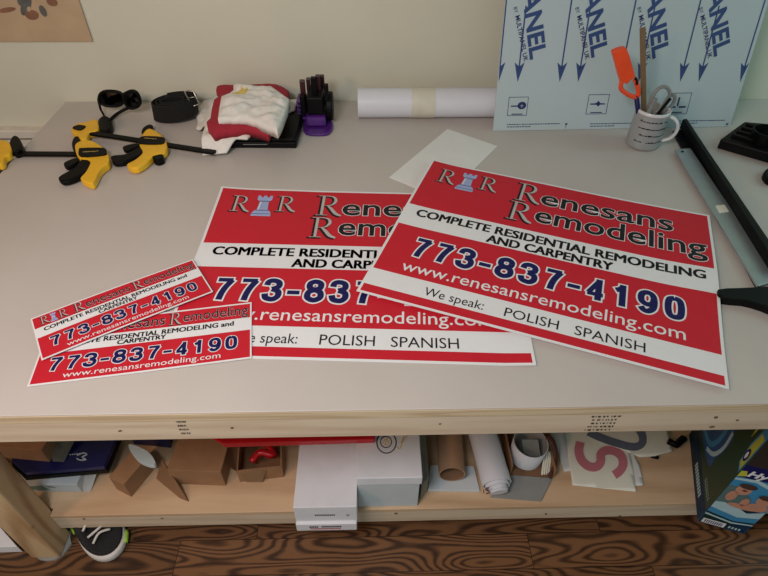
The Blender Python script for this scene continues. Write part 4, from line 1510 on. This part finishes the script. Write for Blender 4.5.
# upright toy box at the right
K = at(697.5, 521, S+e_)
Kr = at(743.6, 534, S+e_)
Kb = at(686, 440, S+e_)
d1 = (Kr-K); L1 = d1.length
wdir = d1.normalized()
dep = Vector((-wdir.y, wdir.x, 0))
tb = empty('toy_box', K, 'tall blue and green printed box standing at the right end of the shelf', 'box')
WB, DB, HB = 0.20, 0.24, 0.40
# lying on the shelf in front of it the long side is dark green, the short side shows a picture
WB = L1
bm = B()
add_hex(bm, [K, K+wdir*WB, K+wdir*WB+dep*DB, K+dep*DB], Vector((0, 0, HB)))
bb = build('box_body', bm, green_d, tb, bevel=0.001)
a = Art()  # front, u 0..10 (left-right), v -10..30 (top-down, one unit is a centimetre)
P_ = a.poly
P_([(0, -10), (10, -10), (10, 30), (0, 30)], 0, 0)
P_([(0, -10), (10, -10), (10, 4.6), (0, 5.0)], 11, 1)
P_([(0, 5.0), (10, 4.6), (10, 8.8), (0, 9.4)], 6, 1)
P_([(0, 7.2), (1.0, 6.9), (1.6, 8.6), (0, 9.3)], 9, 2)
a.text('Hy', 1.6, 5.2, 8.4, 1.9, 5, 3, off=0.04, shear=0.2)
P_([(0, 9.4), (10, 8.8), (10, 20), (0, 21)], 7, 1)
P_([(0, 9.9), (4, 9.0), (10, 11.2), (10, 12.6), (4, 10.0), (0, 10.6)], 1, 2)
P_([(0, 13), (1.6, 12.6), (2.4, 20), (0, 21)], 8, 2)
P_([(0, 20.0), (3, 19.2), (7, 21.6), (10, 19.6), (10, 22.4), (6, 24.0), (0, 22.4)], 1, 3)
P_([(0, 22.4), (6, 24.0), (10, 22.4), (10, 24.6), (6, 25.8), (0, 24.4)], 7, 3)
P_([(0, 25.2), (6, 26.4), (10, 25.4), (10, 25.9), (6, 27.0), (0, 25.8)], 1, 3)
for cx, cy, rx, ry, mi, ly in ((3.0, 13.4, 1.5, 1.9, 3, 5), (3.3, 11.8, 1.7, 1.0, 4, 6), (3.4, 17.4, 2.6, 2.6, 8, 4), (1.8, 16.4, 1.0, 2.0, 3, 5), (8.0, 15.6, 1.5, 1.8, 3, 5), (8.0, 14.2, 1.6, 0.9, 4, 6), (7.8, 18.4, 2.0, 1.6, 3, 4), (5.2, 19.4, 3.0, 1.0, 3, 6), (3.2, 13.4, 0.5, 0.3, 4, 7), (4.9, 17.6, 0.8, 1.6, 3, 6)):
    a.disc(cx, cy, rx, ry, mi, ly)
P_([(0.5, 27.6), (5.4, 27.6), (5.4, 29.5), (0.5, 29.5)], 5, 4)
for k in range(9):
    P_([(1.0+k*0.44, 27.9), (1.22+k*0.44, 27.9), (1.22+k*0.44, 29.2), (1.0+k*0.44, 29.2)], 6, 5)
for k in range(4):
    P_([(6.2+k*0.7, 28.3), (6.6+k*0.7, 28.3), (6.6+k*0.7, 29.2), (6.2+k*0.7, 29.2)], 1, 2)
TMATS = [mid_blue, pale_pr, sky_pr, skin_pr, hair_pr, white_s, navy_s, sky_pr, mat('swim_print', (84, 116, 116), 0.5), yel2_pr, green_d, mat('dark_brown_print', (44, 34, 30), 0.5)]


def face_cm(A0_, d_, W_, art_, nrm_, nm_):
    bm_ = B()
    art_.emit(bm_, lambda x, y, l: A0_+d_*(x/W_)+Vector((0, 0, (30-y)*0.01))+nrm_*(0.0004*l))
    build(nm_, bm_, TMATS, bb)


face_cm(K, wdir*WB, 10, a, -dep, 'front_print')
a = Art()  # left side: u 0..24 goes back from the front edge
P_ = a.poly
P_([(0, 25.0), (24, 24.4), (24, 30), (0, 30)], 0, 0)
for k in range(10):
    P_([(5+k*0.9, 26.6), (5.6+k*0.9, 26.6), (5.6+k*0.9, 28.4), (5+k*0.9, 28.4)], 1, 1)
    if k < 7:
        P_([(1.8+k*0.8, 23.6), (2.4+k*0.8, 23.6), (2.4+k*0.8, 23.85), (1.8+k*0.8, 23.85)], 1, 1)
        P_([(1.8+k*0.8, 22.8), (2.3+k*0.8, 22.8), (2.3+k*0.8, 23.0), (1.8+k*0.8, 23.0)], 1, 1)
P_(smooth_pts([(10, 21.5), (9, 17), (8, 11), (10, 7), (23, 4), (23, 21)], 4, closed=True), 0, 1)
a.ribbon(smooth_pts([(14, 21), (10.5, 18), (9.0, 13), (9.6, 8)], 4), 1.1, 1, 2)
a.ribbon(smooth_pts([(20, 21), (14, 19), (12, 14), (12.5, 8)], 4), 1.4, 7, 2)
P_([(0.1, -6), (2.4, -6), (3.0, 2), (2.2, 7.4), (0.3, 8.6)], 7, 1)
P_([(0.5, -3), (2.1, -3), (2.6, 3), (1.9, 7.0), (0.5, 7.8)], 9, 2)
a.disc(1.6, 4.0, 0.85, 1.9, 6, 3)
a.disc(1.6, 4.0, 0.4, 1.1, 5, 4)
P_([(3.6, -4), (4.8, -4), (4.2, 1.5)], 9, 2)
face_cm(K, dep*DB, 24, a, -wdir, 'side_print')

# ---- left end of the shelf
# flat white box under the navy one
A_ = at(24, 492, S+e_); B_ = at(82, 492, S+e_)
wb = empty('flat_white_box', (A_+B_)/2, 'flat white box with a blurry green picture, bottom of the left stack', 'box')
bw, A_, d, n_ = carton('box_body', wbox_cool, (18, 492), (82, 492), S+e_, S+0.035, 0.22, wb)
a = Art()
a.poly([(2.6, 0.8), (4.6, 0.5), (5.4, 2.6), (3.6, 3.2), (2.4, 2.2)], 0, 1)
a.poly([(5.0, 0.5), (6.2, 0.9), (6.6, 1.6), (5.4, 1.4)], 1, 1)
face_print(A_, d, Vector((0, 0, 0.0345)), -n_.normalized(), 10, 4, a, [mat('soft_green_print', (120, 150, 140), 0.6), mat('soft_grey_print', (130, 140, 140), 0.6)], 'picture_print', bw)
bm = B(); P_ = [at(80, 491.5, S+e_), at(91.5, 491, S+e_), at(95, 470, S+e_), at(84, 470, S+e_)]
P_ = [at(83.5, 491.5, S+0.001), at(90.5, 492, S+0.001), at(96.5, 474, S+0.02), at(80, 474, S+0.02)]
bm.faces.new([bm.verts.new(p) for p in P_]); bmesh.ops.solidify(bm, geom=bm.faces[:], thickness=0.0008)
build('open_flap', bm, white_p, wb)

# navy box on top
z0_, z1_ = S+0.036, S+0.046
nb = empty('navy_box', at(65, 470, z0_), 'glossy navy box with a small white logo, on the flat white box', 'box')
npx = [(12, 466), (24, 477.5), (107, 470), (120, 438), (95, 410), (10, 410)]
bm = B(); pxprism(bm, npx, S+0.052, S+0.038); build('tray_base', bm, blk, nb, bevel=0.001)
npx2 = [(12, 461), (25, 473), (104, 466.5), (117, 437), (95, 405), (10, 405)]
bm = B(); pxprism(bm, npx2, S+0.066, S+0.0525); build('box_lid', bm, navy_box, nb, bevel=0.001)
a = Art()
a.ribbon(smooth_pts([(77, 455.5), (83, 453), (87, 454.5), (82, 457), (86, 459.5), (80, 460), (76.5, 458.3)], 3), 1.2, 0, 0)
for k in range(7):
    a.poly([(69.5+k*2.3, 455.2-k*0.25), (71.0+k*2.3, 455.0-k*0.25), (71.0+k*2.3, 454.0-k*0.25), (69.5+k*2.3, 454.2-k*0.25)], 0, 0)
bm = B(); a.emit(bm, lambda x, y, l: at(x, y, S+0.0666)); build('white_logo', bm, white_s, nb)

# cardboard box above the navy one
zc0 = S+0.067
cb = empty('cardboard_box', at(25, 455, zc0), 'brown cardboard box with a grey flap on top of the navy box', 'box', 'cardboard boxes on the shelf')
bm = B(); A_, B_ = at(-10, 456.5, zc0), at(50, 462, zc0)
d = B_-A_; n_ = Vector((-d.y, d.x, 0)).normalized()
add_hex(bm, [A_, B_, B_+n_*0.15, A_+n_*0.15], Vector((0, 0, 0.05)))
build('box_body', bm, card, cb, bevel=0.001)
bm = B()
q = [at(53, 461.5, zc0), at(64, 462, zc0), at(64, 462, zc0)+Vector((0.03, 0.12, 0.035)), at(40, 441, zc0+0.0)+Vector((0, 0.05, 0.05))]
bm.faces.new([bm.verts.new(p) for p in q]); bmesh.ops.solidify(bm, geom=bm.faces[:], thickness=0.003)
build('grey_flap', bm, card_grey, cb)

# brown carton standing cornerwise
z0_ = S+e_
c_ = at(131.5, 497, z0_); r_ = at(158, 465, z0_)
d = (r_-c_).normalized(); n_ = Vector((-d.y, d.x, 0))
sc_ = empty('small_brown_carton', c_, 'small brown carton standing cornerwise with a white oval on top', 'box', 'cardboard boxes on the shelf')
bm = B()
hgt = 0.060
lw = 0.045
add_hex(bm, [c_, c_+d*0.088, c_+d*0.088+n_*lw, c_+n_*lw], Vector((0, 0, hgt)))
sbod = build('carton_body', bm, card, sc_, bevel=0.001)
ov = [at(u, v, S+hgt+0.014) for u, v in rounded([(128.5, 444.5), (135, 445), (146, 450), (153, 457), (155.5, 464), (150, 465.5), (139, 461), (131, 452)], 3)]
bm = B(); prism(bm, ov, Vector((0, 0, -0.012)))
build('oval_cap', bm, mat('pale_blue_plastic', (196, 214, 222), 0.4), sc_, bevel=0.001)
# navy carton behind
bm = B()
A_, B_ = at(128, 462, S+e_), at(168, 466, S+e_)
add_hex(bm, [A_+Vector((0, 0.05, 0)), B_+Vector((-0.005, 0.05, 0)), B_+Vector((-0.005, 0.2, 0)), A_+Vector((0, 0.2, 0))], Vector((0, 0, 0.10)))
tag(build('navy_carton', bm, navy_box, bevel=0.001), 'plain navy carton behind the small brown cornerwise carton', 'box')

# larger brown box
A_, B_ = at(176, 484, S+e_), at(226, 486, S+e_)
bb2 = empty('cardboard_box', (A_+B_)/2, 'closed brown cardboard box in the middle of the left half, below the red lid', 'box', 'cardboard boxes on the shelf')
bx, A_, d, n_ = carton('box_body', card, (174, 484), (226, 486), S+e_, S+0.066, 0.16, bb2)
bm = B()
q = [at(158, 458, S+0.068), at(164, 457, S+0.068), at(189.5, 500.5, S+0.002), at(186.5, 501.5, S+0.002)]
q = [at(162.5, 459, S+0.066), at(176, 480, S+0.030), at(189, 501, S+0.002), at(181, 498, S+0.002), at(157, 478, S+0.012)]
bm.faces.new([bm.verts.new(p) for p in q])
bmesh.ops.triangulate(bm, faces=bm.faces[:]); bmesh.ops.solidify(bm, geom=bm.faces[:], thickness=0.003)
build('side_flap', bm, card_in, bb2)

# open cardboard box with flaps
z0_ = S+e_
A_, B_ = at(240, 482, z0_), at(284, 477, z0_)
ob = empty('cardboard_box', (A_+B_)/2, 'open brown cardboard box with raised flaps and something red inside, left of the white cartons', 'box', 'cardboard boxes on the shelf')
H_ = 0.05
d = B_-A_; n_ = Vector((-d.y, d.x, 0)).normalized()
t_ = n_*0.003; dd = d.normalized()*0.003; dp = n_*0.14
up_ = Vector((0, 0, H_))
for nm, q in (('front_wall', [A_, B_, B_+t_, A_+t_]), ('back_wall', [A_+dp, B_+dp, B_+dp+t_, A_+dp+t_]), ('side_wall', [A_+t_, A_+t_+dd, A_+dp+dd, A_+dp]), ('side_wall', [B_+t_-dd, B_+t_, B_+dp, B_+dp-dd])):
    bm = B(); add_hex(bm, q, up_); build(nm, bm, card, ob)
bm = B(); add_hex(bm, [A_+t_+dd, B_+t_-dd, B_+dp-dd, A_+dp+dd], Vector((0, 0, 0.003))); build('box_floor', bm, card_in, ob)
bm = B()
q = [A_+up_, A_+up_+dp*0.9, A_+up_+dp*0.9+Vector((-0.03, 0, 0.012)), A_+up_+Vector((-0.012, -0.0, 0.02))]
bm.faces.new([bm.verts.new(p) for p in q]); bmesh.ops.solidify(bm, geom=bm.faces[:], thickness=0.003); build('flap', bm, card, ob)
bm = B()
q = [at(242, 474, S+0.036), at(267, 467.5, S+0.05), at(262, 482, S+0.01), at(246, 482, S+0.01)]
bm.faces.new([bm.verts.new(p) for p in q]); bmesh.ops.solidify(bm, geom=bm.faces[:], thickness=0.003); build('front_flap', bm, mat('light_cardboard', (176, 140, 104), 0.85), ob)
bm = B()
pts = [A_+d*0.3+n_*0.03+Vector((0, 0, 0.034)), A_+d*0.5+n_*0.05+Vector((0, 0, 0.04)), A_+d*0.8+n_*0.04+Vector((0, 0, 0.036)), A_+d*0.6+n_*0.08+Vector((0, 0, 0.036))]
tube(bm, smooth_pts(pts, 4), 0.009, n=8)
tag(build('red_cable', bm, red_pl, smooth=True), 'red cable bundled inside the open cardboard box', 'cable')

# red tray lid resting on the boxes
zr_ = S+0.1428
Rf0 = at(226, 448, zr_); Rf1 = at(375, 443.5, zr_)
rt_ = empty('red_tray', (Rf0+Rf1)/2, 'long glossy red plastic tray resting on the cartons under the bench top', 'tray')
d = Rf1-Rf0; d.normalize(); n_ = Vector((-d.y, d.x, 0))
bm = B()
L_ = (Rf1-Rf0).length
add_hex(bm, [Rf0, Rf1, Rf1+n_*0.25, Rf0+n_*0.25+d*(-0.03), Rf0+d*(-0.03)+n_*0.02], Vector((0, 0, 0.018)))
build('tray_shell', bm, red_pl, rt_, bevel=0.004, seg=3)
bm = B()
add_hex(bm, [Rf0-n_*0.004-d*0.0+Vector((0, 0, 0.0185)), Rf1-n_*0.004+Vector((0, 0, 0.0185)), Rf1+n_*0.25+Vector((0, 0, 0.0185)), Rf0+n_*0.25-d*0.045+Vector((0, 0, 0.0185)), Rf0-d*0.045+n_*0.02+Vector((0, 0, 0.0185))], Vector((0, 0, 0.006)))
build('tray_rim', bm, red_pl, rt_, bevel=0.002)

# ------------------------------------------------------------------ floor: shoes and a box


def shoe(name, toe, heel, wid, label):
    """toe, heel: floor points"""
    root = empty(name, (toe+heel)/2, label, 'shoe', 'black running shoes under the shelf')
    d = toe-heel
    L_ = d.length
    d.normalize()
    n_ = Vector((-d.y, d.x, 0))
    prof = [(0.0, 0.30), (0.04, 0.62), (0.12, 0.78), (0.25, 0.76), (0.4, 0.74), (0.55, 0.86), (0.68, 1.0), (0.8, 0.98), (0.9, 0.82), (0.96, 0.56), (1.0, 0.22)]
    def loft(levels, m_, nm):
        bm = B()
        rings = []
        for (sc0, zfun) in levels:
            Lp, Rp = [], []
            for t, w_ in prof:
                tt = 0.5+(t-0.5)*sc0
                c_ = heel+d*(L_*tt)
                hw = wid/2*w_*sc0
                sh_ = 0.006*math.sin(t*3.1)
                Lp.append(c_+n_*(hw+sh_)+Vector((0, 0, zfun(t))))
                Rp.append(c_-n_*(hw-sh_)+Vector((0, 0, zfun(t))))
            rings.append([bm.verts.new(p) for p in Lp+Rp[::-1]])
        for i in range(len(rings)-1):
            a_, b_ = rings[i], rings[i+1]
            for k in range(len(a_)):
                bm.faces.new((a_[k], a_[(k+1) % len(a_)], b_[(k+1) % len(a_)], b_[k]))
        bm.faces.new(rings[0][::-1])
        top = rings[-1]
        m2 = len(prof)
        for k in range(m2-1):
            bm.faces.new((top[k], top[k+1], top[2*m2-2-k], top[2*m2-1-k]))
        return build(nm, bm, m_, root, smooth=True, sub=1)
    loft([(0.97, lambda t: 0.0), (1.0, lambda t: 0.006), (1.0, lambda t: 0.022), (0.97, lambda t: 0.027)], sole_w, 'sole')
    hh = lambda t: (0.085 if t < 0.3 else 0.085-(t-0.3)*0.085) if t < 0.95 else 0.028
    loft([(0.95, lambda t: 0.024), (0.95, lambda t: 0.024+0.45*(hh(t)-0.02)), (0.86, lambda t: 0.024+0.85*(hh(t)-0.02)), (0.6, lambda t: 0.028+(hh(t)-0.02)), (0.3, lambda t: 0.03+(hh(t)-0.02))], knit, 'upper')
    for k in range(5):
        t = 0.54+k*0.07
        bm = B()
        z_ = 0.034+hh(t)-0.018
        c_ = heel+d*(L_*t)
        s_ = 1 if k % 2 else -1
        tube(bm, smooth_pts([c_-n_*0.022+Vector((0, 0, z_-0.007)), c_+d*0.006*s_+Vector((0, 0, z_+0.002)), c_+n_*0.022+Vector((0, 0, z_-0.007))], 4), 0.0030, n=6)
        build('lace', bm, sole_w, root, smooth=True)
    for (t, s_, m_) in ((0.93, 1, lime), (0.5, -1, lime)):
        bm = B()
        wfun = lambda tt: next((prof[i][1]+(prof[i+1][1]-prof[i][1])*(tt-prof[i][0])/(prof[i+1][0]-prof[i][0]) for i in range(len(prof)-1) if prof[i][0] <= tt <= prof[i+1][0]), 0.5)
        pts = [heel+d*(L_*tt)+n_*(s_*(wid/2*wfun(tt)*1.0)+0.006*math.sin(tt*3.1))+Vector((0, 0, 0.018)) for tt in (t-0.06, t-0.03, t, t+0.03)]
        tube(bm, pts, 0.006, n=8, sx=0.8)
        build('green_accent', bm, m_, root, smooth=True)
    return root


F_ = -TT
toe = at(120, 558, F_); toe.z = 0.0005
heel = toe+Vector((-0.205, 0.172, 0))
shoe('running_shoe', toe, heel, 0.098, 'black running shoe with white sole and lime accents, nearer the bench leg')
toe2 = at(128, 526, F_)+Vector((0.0, 0.045, 0)); toe2.z = 0.0005
shoe('running_shoe', toe2, toe2+Vector((-0.205, 0.172, 0)), 0.098, 'black running shoe mostly hidden under the shelf, behind the other')
bm = B()
q = [at(-14, 553, F_), at(23, 552, F_), at(2, 528, F_), at(-30, 528, F_)]
for p in q: p.z = 0.0005
add_hex(bm, q, Vector((0, 0, 0.030)))
tag(build('floor_box', bm, wbox, bevel=0.001), 'low pale box on the floor left of the front bench leg', 'box')
